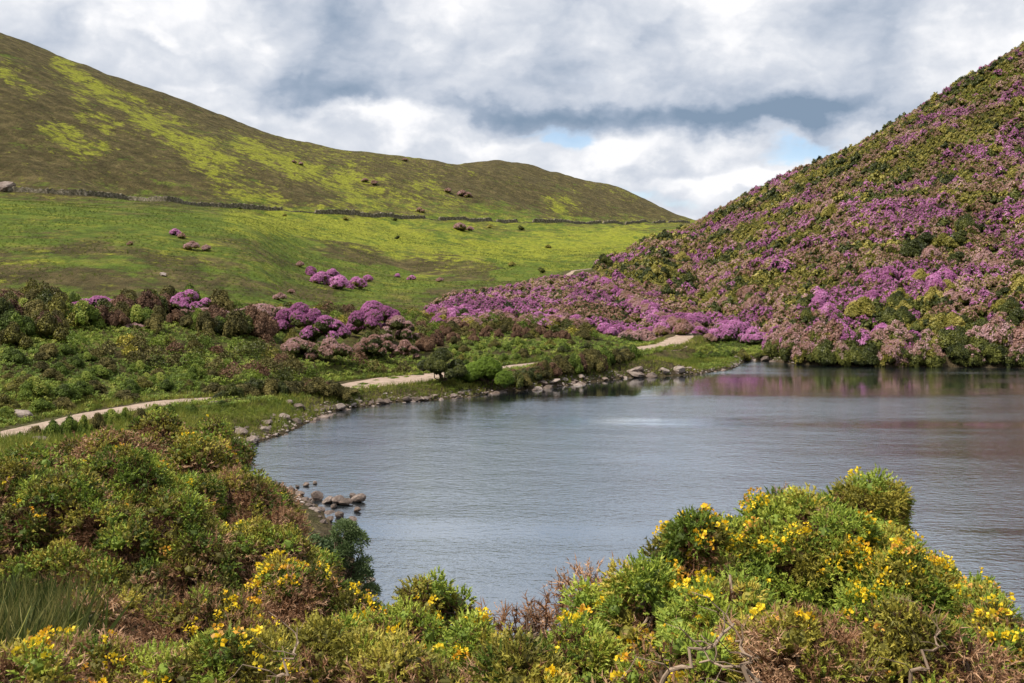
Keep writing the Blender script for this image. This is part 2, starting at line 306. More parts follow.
def terrain_material():
    m, t = nt('hillside'); pos = N(t, 'ShaderNodeNewGeometry').outputs['Position']
    cov = N(t, 'ShaderNodeAttribute', attribute_name='cover'); sep = N(t, 'ShaderNodeSeparateColor'); t.links.new(cov.outputs['Color'], sep.inputs[0])
    lime, brown, dirt = sep.outputs
    mid = noise(t, pos, 0.16, 5, 0.65); fine = noise(t, pos, 0.9, 5, 0.7); vf = noise(t, pos, 5.0, 4, 0.7); patchy = noise(t, pos, 0.28, 7, 0.72)
    st_ = noise(t, N(t, 'ShaderNodeMapping', ins={'Vector': pos, 'Scale': (0.035, 0.035, 0.42)}).outputs[0], 1.0, 6, 0.68, 0.4); sl_ = noise(t, N(t, 'ShaderNodeMapping', ins={'Vector': pos, 'Scale': (0.11, 0.02, 0.05), 'Rotation': (0, 0, 0.5)}).outputs[0], 1.0, 6, 0.7, 0.3)
    vor = N(t, 'ShaderNodeTexVoronoi', ins={'Vector': pos, 'Scale': 0.42}); tus = vor.outputs['Distance']
    grass = ramp(t, mid, [(0.3, (0.065, 0.105, 0.016)), (0.5, (0.120, 0.175, 0.022)), (0.72, (0.235, 0.240, 0.040))])
    heath = ramp(t, mid, [(0.3, (0.042, 0.031, 0.017)), (0.5, (0.085, 0.064, 0.030)), (0.7, (0.170, 0.130, 0.060))])
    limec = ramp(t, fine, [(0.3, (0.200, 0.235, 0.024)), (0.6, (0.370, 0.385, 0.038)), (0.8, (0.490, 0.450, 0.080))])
    br = M_(t, 'ADD', brown, M_(t, 'MULTIPLY', M_(t, 'SUBTRACT', patchy, 0.5), 2.0)); br = M_(t, 'ADD', br, M_(t, 'MULTIPLY', M_(t, 'SUBTRACT', st_, 0.5), 1.8)); br = M_(t, 'ADD', br, M_(t, 'MULTIPLY', M_(t, 'SUBTRACT', sl_, 0.5), 1.6)); br = N(t, 'ShaderNodeMapRange', interpolation_type='SMOOTHSTEP', ins={0: br, 1: 0.2, 2: 0.75}).outputs[0]
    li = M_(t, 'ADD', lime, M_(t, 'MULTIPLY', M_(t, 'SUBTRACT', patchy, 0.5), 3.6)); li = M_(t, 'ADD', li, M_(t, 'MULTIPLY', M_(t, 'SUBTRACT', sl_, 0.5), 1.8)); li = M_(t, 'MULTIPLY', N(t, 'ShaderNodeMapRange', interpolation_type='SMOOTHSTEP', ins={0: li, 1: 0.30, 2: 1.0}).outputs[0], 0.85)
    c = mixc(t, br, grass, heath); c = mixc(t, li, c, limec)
    # tussocks and clumps seen as light and dark spots of different plants
    sp = N(t, 'ShaderNodeMapRange', ins={0: vf, 1: 0.4, 2: 0.65}).outputs[0]
    c = mixc(t, M_(t, 'MULTIPLY', sp, 0.25), c, (0.11, 0.12, 0.03))
    soil = ramp(t, fine, [(0.3, (0.05, 0.045, 0.02)), (0.55, (0.10, 0.075, 0.045)), (0.8, (0.17, 0.14, 0.09))])
    dk_ = N(t, 'ShaderNodeMapRange', interpolation_type='SMOOTHSTEP', ins={0: noise(t, pos, 0.6, 6, 0.75), 1: 0.47, 2: 0.62}).outputs[0]; c = mixc(t, M_(t, 'MULTIPLY', dk_, 0.45), c, (0.055, 0.062, 0.018))
    c = mixc(t, dirt, c, soil)
    hgt = M_(t, 'ADD', M_(t, 'MULTIPLY', fine, 1.0), M_(t, 'MULTIPLY', M_(t, 'SUBTRACT', 1.0, tus), 0.5)); hgt = M_(t, 'ADD', hgt, M_(t, 'MULTIPLY', vf, 0.2)); hgt = M_(t, 'ADD', hgt, M_(t, 'MULTIPLY', st_, 1.5)); hgt = M_(t, 'ADD', hgt, M_(t, 'MULTIPLY', sl_, 2.0))
    b = N(t, 'ShaderNodeBump', ins={'Strength': 1.0, 'Distance': 1.1, 'Height': hgt})
    p = N(t, 'ShaderNodeBsdfPrincipled', ins={'Base Color': c, 'Roughness': 0.9, 'Specular IOR Level': 0.1, 'Normal': b.outputs[0]})
    o = N(t, 'ShaderNodeOutputMaterial'); t.links.new(p.outputs[0], o.inputs[0]); return m
def path_material():
    m, t = nt('path_gravel'); pos = N(t, 'ShaderNodeNewGeometry').outputs['Position']
    a = noise(t, pos, 1.2, 5, 0.65); b = noise(t, pos, 9, 4, 0.7)
    c = ramp(t, a, [(0.3, (0.20, 0.135, 0.095)), (0.5, (0.36, 0.25, 0.19)), (0.7, (0.48, 0.36, 0.29))]); gr = N(t, 'ShaderNodeMapRange', interpolation_type='SMOOTHSTEP', ins={0: noise(t, pos, 0.7, 5, 0.7), 1: 0.52, 2: 0.62}).outputs[0]; c = mixc(t, M_(t, 'MULTIPLY', gr, 0.6), c, (0.16, 0.15, 0.06)); c = mixc(t, 0.35, c, ramp(t, b, [(0.35, (0.16, 0.12, 0.09)), (0.65, (0.55, 0.45, 0.38))]))
    bp = N(t, 'ShaderNodeBump', ins={'Strength': 0.6, 'Distance': 0.06, 'Height': b})
    p = N(t, 'ShaderNodeBsdfPrincipled', ins={'Base Color': c, 'Roughness': 0.95, 'Normal': bp.outputs[0]}); o = N(t, 'ShaderNodeOutputMaterial'); t.links.new(p.outputs[0], o.inputs[0]); return m
def rock_material(name='shore_rock', stops=None):
    m, t = nt(name); pos = N(t, 'ShaderNodeTexCoord').outputs['Object']; oi = N(t, 'ShaderNodeObjectInfo').outputs['Random']
    a = noise(t, pos, 2.5, 6, 0.65); b = noise(t, pos, 11, 4, 0.7)
    f = M_(t, 'ADD', a, M_(t, 'MULTIPLY', M_(t, 'SUBTRACT', oi, 0.5), 0.45))
    c = ramp(t, f, stops or [(0.25, (0.075, 0.050, 0.042)), (0.5, (0.185, 0.130, 0.112)), (0.75, (0.38, 0.31, 0.28))]); c = mixc(t, M_(t, 'MULTIPLY', b, 0.5), c, (0.16, 0.14, 0.11))
    bp = N(t, 'ShaderNodeBump', ins={'Strength': 0.7, 'Distance': 0.08, 'Height': b})
    p = N(t, 'ShaderNodeBsdfPrincipled', ins={'Base Color': c, 'Roughness': 0.85, 'Normal': bp.outputs[0]}); o = N(t, 'ShaderNodeOutputMaterial'); t.links.new(p.outputs[0], o.inputs[0]); return m
def water_material():
    m, t = nt('lake_water'); pos = N(t, 'ShaderNodeNewGeometry').outputs['Position']
    mp = N(t, 'ShaderNodeMapping', ins={'Vector': pos, 'Scale': (0.55, 1.0, 1.0), 'Rotation': (0, 0, 0.25)}).outputs[0]
    w1 = noise(t, mp, 2.4, 3, 0.55, 0.2); w2 = noise(t, mp, 7.0, 2, 0.6); w3 = noise(t, mp, 0.35, 2, 0.5)
    mb = N(t, 'ShaderNodeMapping', ins={'Vector': pos, 'Scale': (0.010, 0.045, 1.0), 'Location': (0.35, 0.2, 0), 'Rotation': (0, 0, 0.12)}).outputs[0]
    gust = N(t, 'ShaderNodeMapRange', interpolation_type='SMOOTHSTEP', ins={0: noise(t, mb, 1.0, 4, 0.6, 0.6), 1: 0.36, 2: 0.64}).outputs[0]
    h = M_(t, 'ADD', M_(t, 'MULTIPLY', w1, 0.55), M_(t, 'MULTIPLY', w2, 0.22)); h = M_(t, 'ADD', h, M_(t, 'MULTIPLY', w3, 0.8))
    st = M_(t, 'ADD', M_(t, 'MULTIPLY', gust, 0.8), 0.08)
    bp = N(t, 'ShaderNodeBump', ins={'Distance': 0.14, 'Height': h, 'Strength': st})
    lw = N(t, 'ShaderNodeFresnel', ins={'IOR': 1.7, 'Normal': bp.outputs[0]})
    gl = N(t, 'ShaderNodeBsdfGlossy', ins={'Color': (0.88, 0.94, 1.0, 1), 'Roughness': M_(t, 'ADD', M_(t, 'MULTIPLY', gust, 0.12), 0.035), 'Normal': bp.outputs[0]})
    df = N(t, 'ShaderNodeBsdfDiffuse', ins={'Color': (0.020, 0.028, 0.034, 1)})
    mx = N(t, 'ShaderNodeMixShader', ins={0: M_(t, 'ADD', lw.outputs[0], 0.32, clamp=True)}); t.links.new(df.outputs[0], mx.inputs[1]); t.links.new(gl.outputs[0], mx.inputs[2])
    o = N(t, 'ShaderNodeOutputMaterial'); t.links.new(mx.outputs[0], o.inputs[0]); return m
MAT['rock'] = rock_material(); MAT['pebble'] = leafmat('pebble', [(0.0, (0.08, 0.06, 0.05)), (0.5, (0.22, 0.165, 0.145)), (1.0, (0.46, 0.40, 0.37))], 0.0, 0.9)

# ------------------------------------------------------------------ ground sheet
def build_ground():
    th = np.concatenate([np.radians(np.linspace(-180, -34, 74, endpoint=False)), np.radians(np.linspace(-34, 34, 640, endpoint=False)), np.radians(np.linspace(34, 180, 74, endpoint=False))])
    r = np.concatenate([[0.0], np.exp(np.linspace(math.log(1.0), math.log(60), 130, endpoint=False)), np.exp(np.linspace(math.log(60), math.log(1100), 430, endpoint=False)), np.exp(np.linspace(math.log(1100), math.log(7000), 25))])
    nt_, nr = len(th), len(r); X = np.sin(th)[:, None] * r[None]; Y = np.cos(th)[:, None] * r[None]
    Z = terrain(X.ravel(), Y.ravel()).reshape(X.shape)
    v = np.stack([X, Y, Z], -1).reshape(-1, 3)
    i = np.arange(nt_)[:, None]; j = np.arange(nr - 1)[None]; i2 = (i + 1) % nt_
    f = np.stack([i * nr + j, i2 * nr + j, i2 * nr + j + 1, i * nr + j + 1], -1).reshape(-1, 4)[:, ::-1]
    mb = MB(); mb.add(v, f); me = mb.mesh('ground', terrain_material(), True)
    x, y, z = v.T; px, py = proj(x, y, z); dist = np.hypot(x, y); front = y > 1
    hill = sstep(130, 175, dist)
    wx = (fbm(x, y, 14, 5, 11) - 0.5); wy = (fbm(x, y, 14, 5, 12) - 0.5)
    qx = px + wx * 46; qy = py + wy * 22
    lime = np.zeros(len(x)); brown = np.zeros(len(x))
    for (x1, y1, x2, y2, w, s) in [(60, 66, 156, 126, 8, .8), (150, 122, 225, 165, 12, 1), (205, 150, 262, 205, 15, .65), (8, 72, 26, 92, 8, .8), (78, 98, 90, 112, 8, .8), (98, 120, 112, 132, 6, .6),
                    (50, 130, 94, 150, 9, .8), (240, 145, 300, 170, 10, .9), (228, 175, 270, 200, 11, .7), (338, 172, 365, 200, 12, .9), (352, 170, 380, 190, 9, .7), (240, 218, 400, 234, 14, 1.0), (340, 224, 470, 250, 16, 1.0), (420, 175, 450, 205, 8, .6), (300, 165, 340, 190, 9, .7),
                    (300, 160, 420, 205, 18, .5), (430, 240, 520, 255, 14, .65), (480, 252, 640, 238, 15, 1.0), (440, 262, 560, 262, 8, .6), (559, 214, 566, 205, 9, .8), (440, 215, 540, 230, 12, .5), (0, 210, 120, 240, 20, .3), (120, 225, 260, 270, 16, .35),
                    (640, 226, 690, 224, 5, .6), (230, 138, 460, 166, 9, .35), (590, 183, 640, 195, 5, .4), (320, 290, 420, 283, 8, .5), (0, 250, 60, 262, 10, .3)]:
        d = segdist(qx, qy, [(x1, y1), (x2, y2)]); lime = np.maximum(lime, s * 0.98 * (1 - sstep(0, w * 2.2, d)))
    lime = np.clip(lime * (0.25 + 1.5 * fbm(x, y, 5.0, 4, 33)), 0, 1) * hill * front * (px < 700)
    wall = np.interp(qx, [0, 200, 400, 600, 700], [190, 206, 218, 225, 225]); sky_ = np.interp(px, [0, 280, 400, 520, 590, 690], [28, 135, 152, 158, 177, 217])
    up = sstep(22, -30, qy - wall); brown = 0.30 + 0.62 * up - 0.35 * sstep(300, 420, px) * up * sstep(38, 60, qy - sky_) + 0.25 * (1 - sstep(0, 26, qy - sky_)) * up
    for (x1, y1, x2, y2, w, s) in [(415, 262, 485, 270, 12, .95), (0, 265, 150, 290, 14, .75), (150, 275, 330, 295, 10, .7), (330, 250, 420, 268, 9, .8), (60, 245, 250, 268, 8, .55), (340, 210, 420, 212, 5, .7), (230, 185, 330, 200, 16, .75), (430, 298, 560, 285, 8, .6)]:
        d = segdist(qx, qy, [(x1, y1), (x2, y2)]); brown = np.maximum(brown, s * (1 - sstep(w * 0.4, w * 1.6, d)))
    brown = brown + (fbm(x, y, 40, 4, 20) - 0.5) * 0.5
    right = (px > 690) & front | (inpoly(px, py, [(560, 300), (600, 262), (690, 230), (760, 380), (560, 330)]) & front)
    brown = np.where(right, 0.55 + (fbm(x, y, 12, 4, 4) - 0.5) * 1.2, brown)
    bank = inpoly(px, py, [(-60, 300), (430, 306), (700, 335), (700, 370), (380, 400), (0, 420), (-60, 440)]) & front & (dist < 200); lime = np.where(bank, 0, lime); brown = np.where(bank, 0.6, brown)
    dS = segdist(x, y, SHORE, True); dirt = np.maximum((1 - sstep(0.3, 3.2, dS + (fbm(x, y, 2, 3, 8) - 0.5) * 3)), (1 - sstep(40, 62, dist)) * 0.75)
    dirt = np.where((dS < 6) & (y > 120) & (x > 38), 1.0, dirt); dirt = np.maximum(dirt, 0.75 * (1 - sstep(2.0, 4.2, pathd(x, y) + (fbm(x, y, 2.5, 3, 9) - 0.5) * 3)))
    col = np.stack([lime, np.clip(brown, 0, 1), np.clip(dirt, 0, 1), np.ones(len(x))], -1).astype(np.float32)
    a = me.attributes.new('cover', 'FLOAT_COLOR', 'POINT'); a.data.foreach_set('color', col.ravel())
    o = link('ground', me); tag(o, kind='structure')
build_ground()
def build_water():
    mb = MB(); mb.add([(-45, 12, 0), (215, 12, 0), (215, 178, 0), (-45, 178, 0)], [[0, 1, 2, 3]]); tag(link('lake_water', mb.mesh('lake_water', water_material())), kind='structure')
build_water()
def build_path():
    P = np.array(PATH); d = np.concatenate([[0], np.cumsum(np.linalg.norm(np.diff(P[:, :2], axis=0), axis=1))]); s = np.arange(0, d[-1], 0.6)
    c = np.stack([np.interp(s, d, P[:, k]) for k in range(3)], -1); c[:, :2] = smooth(c[:, :2], 13, 0)
    g = unit(np.gradient(c[:, :2], axis=0)); nrm = np.stack([-g[:, 1], g[:, 0]], -1); K = 7; V = []
    for k in range(K):
        q = (k / (K - 1) * 2 - 1); w = 1.4 - 0.7 * sstep(175, 200, c[:, 1]) + 1.0 * np.exp(-((c[:, 1] - 88) / 4) ** 2) + 0.5 * np.exp(-((c[:, 1] - 109) / 6) ** 2) + 2.4 * np.exp(-((c[:, 1] - 154) / 7) ** 2) + 0.55 * (fbm(s, s * 0 + (k > 3) * 40, 3.5, 3, 6) - 0.5) * 2
        xy = c[:, :2] + nrm * (q * w + max(q, 0) * layby(c[:, 0], c[:, 1]) * 0.95)[:, None]; z = terrain(xy[:, 0], xy[:, 1]) + 0.03 - 0.022 * q * q; V.append(np.column_stack([xy, z]))
    V = np.stack(V, 1); n = len(s); i = np.arange(n - 1)[:, None]; j = np.arange(K - 1)[None]
    f = np.stack([i * K + j, i * K + j + 1, (i + 1) * K + j + 1, (i + 1) * K + j], -1).reshape(-1, 4)
    mb = MB(); mb.add(V.reshape(-1, 3), f[:, ::-1]); tag(link('path', mb.mesh('path', path_material(), True)), kind='structure')
build_path()

# ------------------------------------------------------------------ gorse
RS = R(3)
CUN = [cushion(RS, 40, 10, 0.034) for _ in range(5)]; CUM = [cushion(RS, 24, 6, 0.05) for _ in range(4)]; CUF = [cushion(RS, 13, 4, 0.09) for _ in range(4)]
DEN = [cushion(RS, 16, 14, 0.022, -0.6, True) for _ in range(4)]; DET = [spiny_tuft(RS, 6, 16, 0.022, 1.2) for _ in range(4)]; DEF = [cushion(RS, 11, 6, 0.045, -0.6, True) for _ in range(4)]
PETAL = [leaf_tuft(RS, 8, 0.85, 0.7, 0.50) for _ in range(3)]; LEAF = [face_tuft(RS, 11, 0.42, 0.5, 0.6) for _ in range(4)]; BLOOM = [face_tuft(RS, 9, 0.48, 0.4, 0.6) for _ in range(4)]
def spread(mb, kinds, P, Nn, S, rs, tint, mat=0):
    k = rs.randint(0, len(kinds), len(P))
    for i, (tv, tf, tt) in enumerate(kinds):
        m = k == i
        if m.any(): scatter(mb, tv, tf, P[m], Nn[m], S[m], rs, tint[m], mat, tt)
def gorse(px, pyt, Y, hw, label, style='green', seed=0, ts=0.13, dens=1.0, group='gorse bushes on the near bank', depth=0.85):
    rs = R(1000 + seed); zt = H - (pyt - YH) / F * Y; a = hw / F * Y; b = a * depth
    yc = Y + b * 0.15; x = (px - 512) / F * yc; gz = ground(x, yc); h = max(zt - gz, a * 0.35) - ts * 0.3; root = empty('gorse_bush', (x, yc, gz)); tag(root, label, 'gorse bush', group)
    L = lobes_for(rs, a, b, h, int(14 * dens + a * 5 * min(1, 0.2 / ts)), (0.17, 0.36)); L[:, 3] = np.maximum(L[:, 3] - ts * 0.5, ts)
    if h > 1.6 * a: L[:, 2] = np.where(rs.rand(len(L)) < 0.4, L[:, 2] * rs.uniform(0.35, 0.9, len(L)), L[:, 2])
    near = Y < 10.5; mid = Y < 21
    area = 2 * PI * a * b + PI * (a + b) * h; n = int(area / (ts * ts) * 0.62 * dens)
    P, D, I = sample_lobes(rs, L, n, 0.9, 0.02, -0.6); up = unit(D + [0, 0, 0.45]) + rs.normal(size=D.shape) * 0.15
    lob = rs.rand(len(L))[I]; rel = P[:, 2] / h; patch = fbm(P[:, 0] + seed * 3, P[:, 1] + P[:, 2], 0.45 * max(1, ts / .15), 2, seed)
    deadp = {'green': 0.16, 'olive': 0.46, 'brown': 0.82, 'dead': 2.0, 'tips': 0.66}[style] + 0.7 * (0.5 - rel) + (patch - 0.5) * 1.3 - 0.45 * (D[:, 2] - 0.2)
    isd = rs.rand(len(P)) < np.clip(deadp * 1.5 - 0.25, 0.02, 1); g = ~isd; sz = ts * rs.uniform(0.7, 1.25, len(P))
    kinds = CUN if near else CUM if mid else CUF; dk = DET + DEN if style == 'dead' else DEN if mid else DEF
    tint = np.clip((0.58 if near else 0.50) + (lob - 0.5) * 0.5 + rs.normal(size=len(P)) * 0.22, 0.02, 0.98)
    mb = MB(); oliv = rs.rand(len(P)) < ({'green': 0.3, 'olive': 0.65}.get(style, 0.75))
    spread(mb, kinds, P[g & ~oliv], up[g & ~oliv], sz[g & ~oliv], rs, tint[g & ~oliv], 0); spread(mb, kinds, P[g & oliv], up[g & oliv], sz[g & oliv], rs, tint[g & oliv], 1)
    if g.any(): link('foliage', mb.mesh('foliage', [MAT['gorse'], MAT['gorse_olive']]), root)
    md = MB(); spread(md, dk, P[isd], up[isd], sz[isd] * 1.05, rs, np.clip(0.60 + rs.normal(size=isd.sum()) * 0.24, 0, 1))
    n2 = int(len(P) * 0.4); q = rs.randint(0, len(P), n2); Pi = P[q] - D[q] * ts * rs.uniform(0.5, 1.4, (n2, 1)); spread(md, dk, Pi, D[q] + rs.normal(size=(n2, 3)) * 0.5, np.full(n2, ts * 1.15), rs, np.clip(0.12 + rs.normal(size=n2) * 0.12, 0, 1))  # gap shade put into the colour: inner shoots tinted darker than the outer ones
    link('withered_shoots', md.mesh('withered_shoots', MAT['dead']), root)
    ms = MB()
    for i in range(len(L)):
        base = np.array([rs.normal() * a * 0.12, rs.normal() * b * 0.12, -0.15]); tip = L[i, :3] + [0, 0, L[i, 3] * 0.5]; p = wiggle(rs, base, tip, 8, 0.05); r0 = 0.014 + 0.018 * a
        tube(ms, p, r0, r0 * 0.3, 6 if mid else 4, rs.uniform(0.3, 0.9))
        if mid:
            for k in range(5):
                s0 = p[rs.randint(2, 7)]; tube(ms, wiggle(rs, s0, s0 + unit(rs.normal(size=3) + [0, 0, 0.5]) * L[i, 3] * 0.9, 5, 0.08), r0 * 0.35, r0 * 0.1, 4, rs.uniform(0.2, 0.9))
    link('branches', ms.mesh('branches', MAT['bark']), root)
    fl = {'green': 0.42, 'olive': 0.08, 'brown': 0.05, 'tips': 0.34, 'dead': 0}[style] * (1 if near else 0.1)
    ok = g & (D[:, 2] > -0.1) & (rs.rand(len(P)) < (0.5 if near else 0.14)) & (fbm(P[:, 0] + 5, P[:, 1] + P[:, 2] + seed, 0.16 * max(1, ts / .15), 2, 3) > 0.675 - fl * 0.55); q = np.where(ok)[0]
    if len(q):
        mf = MB(); q = np.repeat(q, 6 if near else 3); Pf = P[q] + unit(up[q] + rs.normal(size=(len(q), 3)) * 0.45) * sz[q, None] * rs.uniform(0.75, 1.1, (len(q), 1))
        spread(mf, PETAL, Pf, up[q] + rs.normal(size=(len(q), 3)) * 0.4, ts * rs.uniform(0.12, 0.24, len(q)), rs, np.clip(0.12 + np.repeat(rs.rand(len(ok))[ok], 6 if near else 3) * 0.9 + rs.normal(size=len(q)) * 0.15, 0, 1)); link('blossom', mf.mesh('blossom', MAT['yellow']), root)
    return root
GB = {}
FG = [  # column, top row, distance, half width in pixels, style, label
 (870, 473, 8.0, 76, 'olive', 'dark olive gorse bush standing highest behind the flowering bush above the lake'),
 (775, 492, 6.9, 66, 'green', 'round green gorse bush with yellow blossom on its crown left of the tall olive one'),
 (812, 500, 6.5, 170, 'green', 'large bright green gorse bush dotted with yellow blossom, lower right'),
 (698, 514, 6.5, 74, 'green', 'dense green gorse bush with an orange and yellow crest against the lake'),
 (950, 560, 5.7, 80, 'green', 'gorse bush with brown underside at the right edge of the photo'),
 (640, 560, 5.9, 74, 'green', 'dark green gorse bush low on the left flank of the big flowering mass'),
 (735, 575, 5.3, 84, 'green', 'gorse bush with a patch of golden yellow flowers below the orange crested bush'),
 (575, 625, 5.2, 66, 'green', 'small bright green gorse bush with few flowers beside the dead brown sprays'),
 (800, 618, 4.7, 105, 'brown', 'brown twiggy gorse bush with bare forked stems at the bottom of the flowering mass'),
 (925, 622, 4.7, 85, 'brown', 'withered brown gorse bush in the bottom right corner'),
 (668, 640, 4.6, 62, 'green', 'gorse bush with a gnarled pale stem near the bottom, right of centre'),
 (532, 603, 7.0, 34, 'dead', 'dead rust brown gorse bush of bare sprays in front of the water'),
 (602, 578, 7.2, 42, 'dead', 'dead brown gorse bush rising behind the green flank of the flowering mass'),
 (425, 583, 7.2, 34, 'olive', 'narrow pointed olive gorse bush against the pale water'),
 (378, 600, 6.6, 60, 'green', 'fresh green gorse bush left of the narrow pointed one'),
 (462, 622, 6.0, 52, 'green', 'low green gorse bush right of the narrow pointed one'),
 (420, 650, 4.9, 88, 'brown', 'brown gorse bush with thin green tips at the bottom, left of centre'),
 (525, 655, 4.6, 62, 'olive', 'low olive gorse bush at the bottom centre under the dead sprays'),
 (300, 565, 8.0, 66, 'tips', 'gorse bush with a bright yellow crest in front of the grey willow'),
 (205, 592, 7.3, 66, 'tips', 'pinkish brown gorse bush edged with yellow flowers'),
 (330, 625, 5.6, 72, 'brown', 'brown gorse bush with a curved pale twig below the yellow crested bush'),
 (95, 640, 5.6, 92, 'tips', 'low yellow tipped gorse bush at the bottom left before the dark grass'),
 (215, 645, 5.0, 88, 'brown', 'faded brown gorse bush at the bottom edge, left of the curved twig'),
 (10, 655, 4.9, 62, 'tips', 'gorse bush in the bottom left corner with small yellow spikes')]
for i, (px, pt, Y, hw, st, lb) in enumerate(FG): GB[i] = gorse(px, pt, Y, hw * 1.3, lb, st, 10 + i, ts=0.128 if st != 'dead' else 0.21, dens=2.2 if st == 'dead' else 1.0)
def limb(root, pts, r0, r1, name='limb', tint=1.0):          # a bare gnarled limb reaching out of a bush
    L = np.array(root.location); P = [np.array([(px - 512) / F * Y, Y, H - (py - YH) / F * Y]) - L for px, py, Y in pts]; P = np.array(P); t = np.linspace(0, len(P) - 1, 14); q = np.stack([np.interp(t, range(len(P)), P[:, k]) for k in range(3)], -1); q = smooth(q, 3, 0); lr = R(int(px)); q = q + lr.normal(size=q.shape) * 0.012; ms = MB(); tube(ms, q, r0, r1, 7, tint)
    for k in (4, 6, 8, 9, 11, 12): tube(ms, wiggle(lr, q[k], q[k] + unit(lr.normal(size=3) + [0, 0, 1.0]) * lr.uniform(0.1, 0.28), 5, 0.1), r1 * 0.8, r1 * 0.2, 5, 0.9)
    link(name, ms.mesh(name, MAT['bark']), root)
limb(GB[10], [(640, 720, 4.3), (668, 676, 4.1), (690, 657, 4.05), (715, 645, 4.1), (738, 622, 4.3)], 0.012, 0.005); limb(GB[8], [(748, 730, 4.0), (744, 690, 3.95), (748, 660, 3.95), (738, 640, 4.1)], 0.013, 0.005); limb(GB[8], [(770, 700, 4.0), (752, 672, 3.98), (700, 662, 4.0)], 0.008, 0.004)
limb(GB[20], [(272, 700, 4.6), (280, 676, 4.5), (292, 658, 4.5), (299, 642, 4.7)], 0.009, 0.004); limb(GB[9], [(905, 700, 4.0), (915, 670, 3.95), (935, 650, 4.0), (940, 630, 4.2)], 0.009, 0.003)
for i, pts in enumerate([[(8, 658, 5.0), (20, 632, 5.2), (31, 606, 5.5)], [(56, 640, 5.6), (70, 626, 5.8), (83, 617, 6.0)]]):
    P = np.array([[(px - 512) / F * Y, Y, H - (py - YH) / F * Y] for px, py, Y in pts]); P = np.vstack([P[0] + [0, 0.05, -0.6], P]); ms = MB(); tube(ms, P, 0.005, 0.002, 5, 0.95); tag(link('dry_stalk', ms.mesh('dry_stalk', MAT['grass'])), ['tall thin dry stalk leaning over the dark grass hollow', 'short dry stalk slanting right of the tall one by the hollow'][i], 'stalk')
MID = [
 (60, 470, 13.5, 105, 'olive', 'broad green gorse bush on bare dark trunks at the left edge'), (170, 492, 13.0, 95, 'olive', 'gorse bush with black gnarled trunks showing under its olive crown'), (120, 448, 16.5, 115, 'green', 'high domed gorse bush with bright green tufts, left bank'),
 (15, 460, 18, 70, 'olive', 'olive gorse bush behind the broad green one at the left edge'), (230, 470, 18, 70, 'brown', 'brown gorse bush in the middle of the left thicket'), (255, 520, 13.5, 58, 'olive', 'olive gorse bush behind the yellow crested foreground bush'),
 (200, 432, 25, 75, 'olive', 'yellow green gorse bush on the ridge of the left thicket'), (110, 428, 29, 65, 'brown', 'brown green gorse bush nearest below the path'), (30, 442, 26, 60, 'green', 'green gorse bush below the path at the left edge'), (255, 458, 29, 48, 'brown', 'rusty gorse bush beside the shore rocks'),
 (270, 486, 26, 38, 'olive', 'olive gorse bush above the stony spit'), (160, 410, 42, 48, 'olive', 'gorse bush right beside the path bend'), (215, 418, 44, 42, 'green', 'green gorse bush between path and shore rocks'), (70, 440, 38, 36, 'brown', 'small brown gorse bush by the left stretch of path'),
 (290, 545, 17, 45, 'green', 'green gorse bush behind the left of the grey willow'), (118, 592, 10.8, 46, 'brown', 'brown gorse bush at the edge of the dark grass hollow'), (235, 545, 14.5, 40, 'green', 'dark green gorse bush among the trunks of the left thicket')]
for i, (px, pt, Y, hw, st, lb) in enumerate(MID): gorse(px, pt, Y, hw * 1.12, lb, st, 60 + i, ts=0.19 if Y < 20 else 0.27 if Y < 32 else 0.34, group='gorse bushes of the left thicket', depth=0.9)

# ------------------------------------------------------------------ leafy shrubs
def shrub_mesh(rs, a, b, h, n, leaf, mats, kinds=LEAF, k=7, bloom=0.0, bmat=None, shrink=0.85, rr=(0.3, 0.5), bsz=0.8, tintv=0.5, core=True, low=-0.2):
    L = lobes_for(rs, a, b, h, k, rr); L[:, 3] = np.maximum(L[:, 3] - leaf * 0.4, leaf * 0.6); mb = MB(); P, D, I = sample_lobes(rs, L, n, shrink, 0.0, low); lob = rs.rand(len(L))[I]
    tint = np.clip(tintv + (lob - 0.5) * 0.5 + rs.normal(size=len(P)) * 0.14, 0, 1); up = unit(D + [0, 0, 0.4]) + rs.normal(size=D.shape) * 0.25; sz = leaf * rs.uniform(0.75, 1.3, len(P))
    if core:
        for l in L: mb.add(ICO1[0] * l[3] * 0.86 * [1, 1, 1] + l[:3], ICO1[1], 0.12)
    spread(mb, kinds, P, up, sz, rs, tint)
    fl = None
    if bloom > 0:
        fl = MB(); patch = fbm(P[:, 0] * 1.1 + rs.rand() * 50, P[:, 1] + P[:, 2], a * 0.45, 2, 1)
        ok = rs.rand(len(P)) < np.clip((bloom - 0.5) * 1.6 + (patch - 0.45) * 3 + 0.40 + (D[:, 2] - 0.25) * 1.1, 0, 1); q = np.where(ok)[0]
        spread(fl, BLOOM, P[q] + up[q] * leaf * 0.5, up[q], sz[q] * bsz, rs, np.clip(0.5 + (lob[q] - 0.5) * 0.4 + rs.normal(size=len(q)) * 0.2, 0, 1))
    return mb, fl, L
RHO = []    # rhododendron patterns: unit bushes 2 m in radius
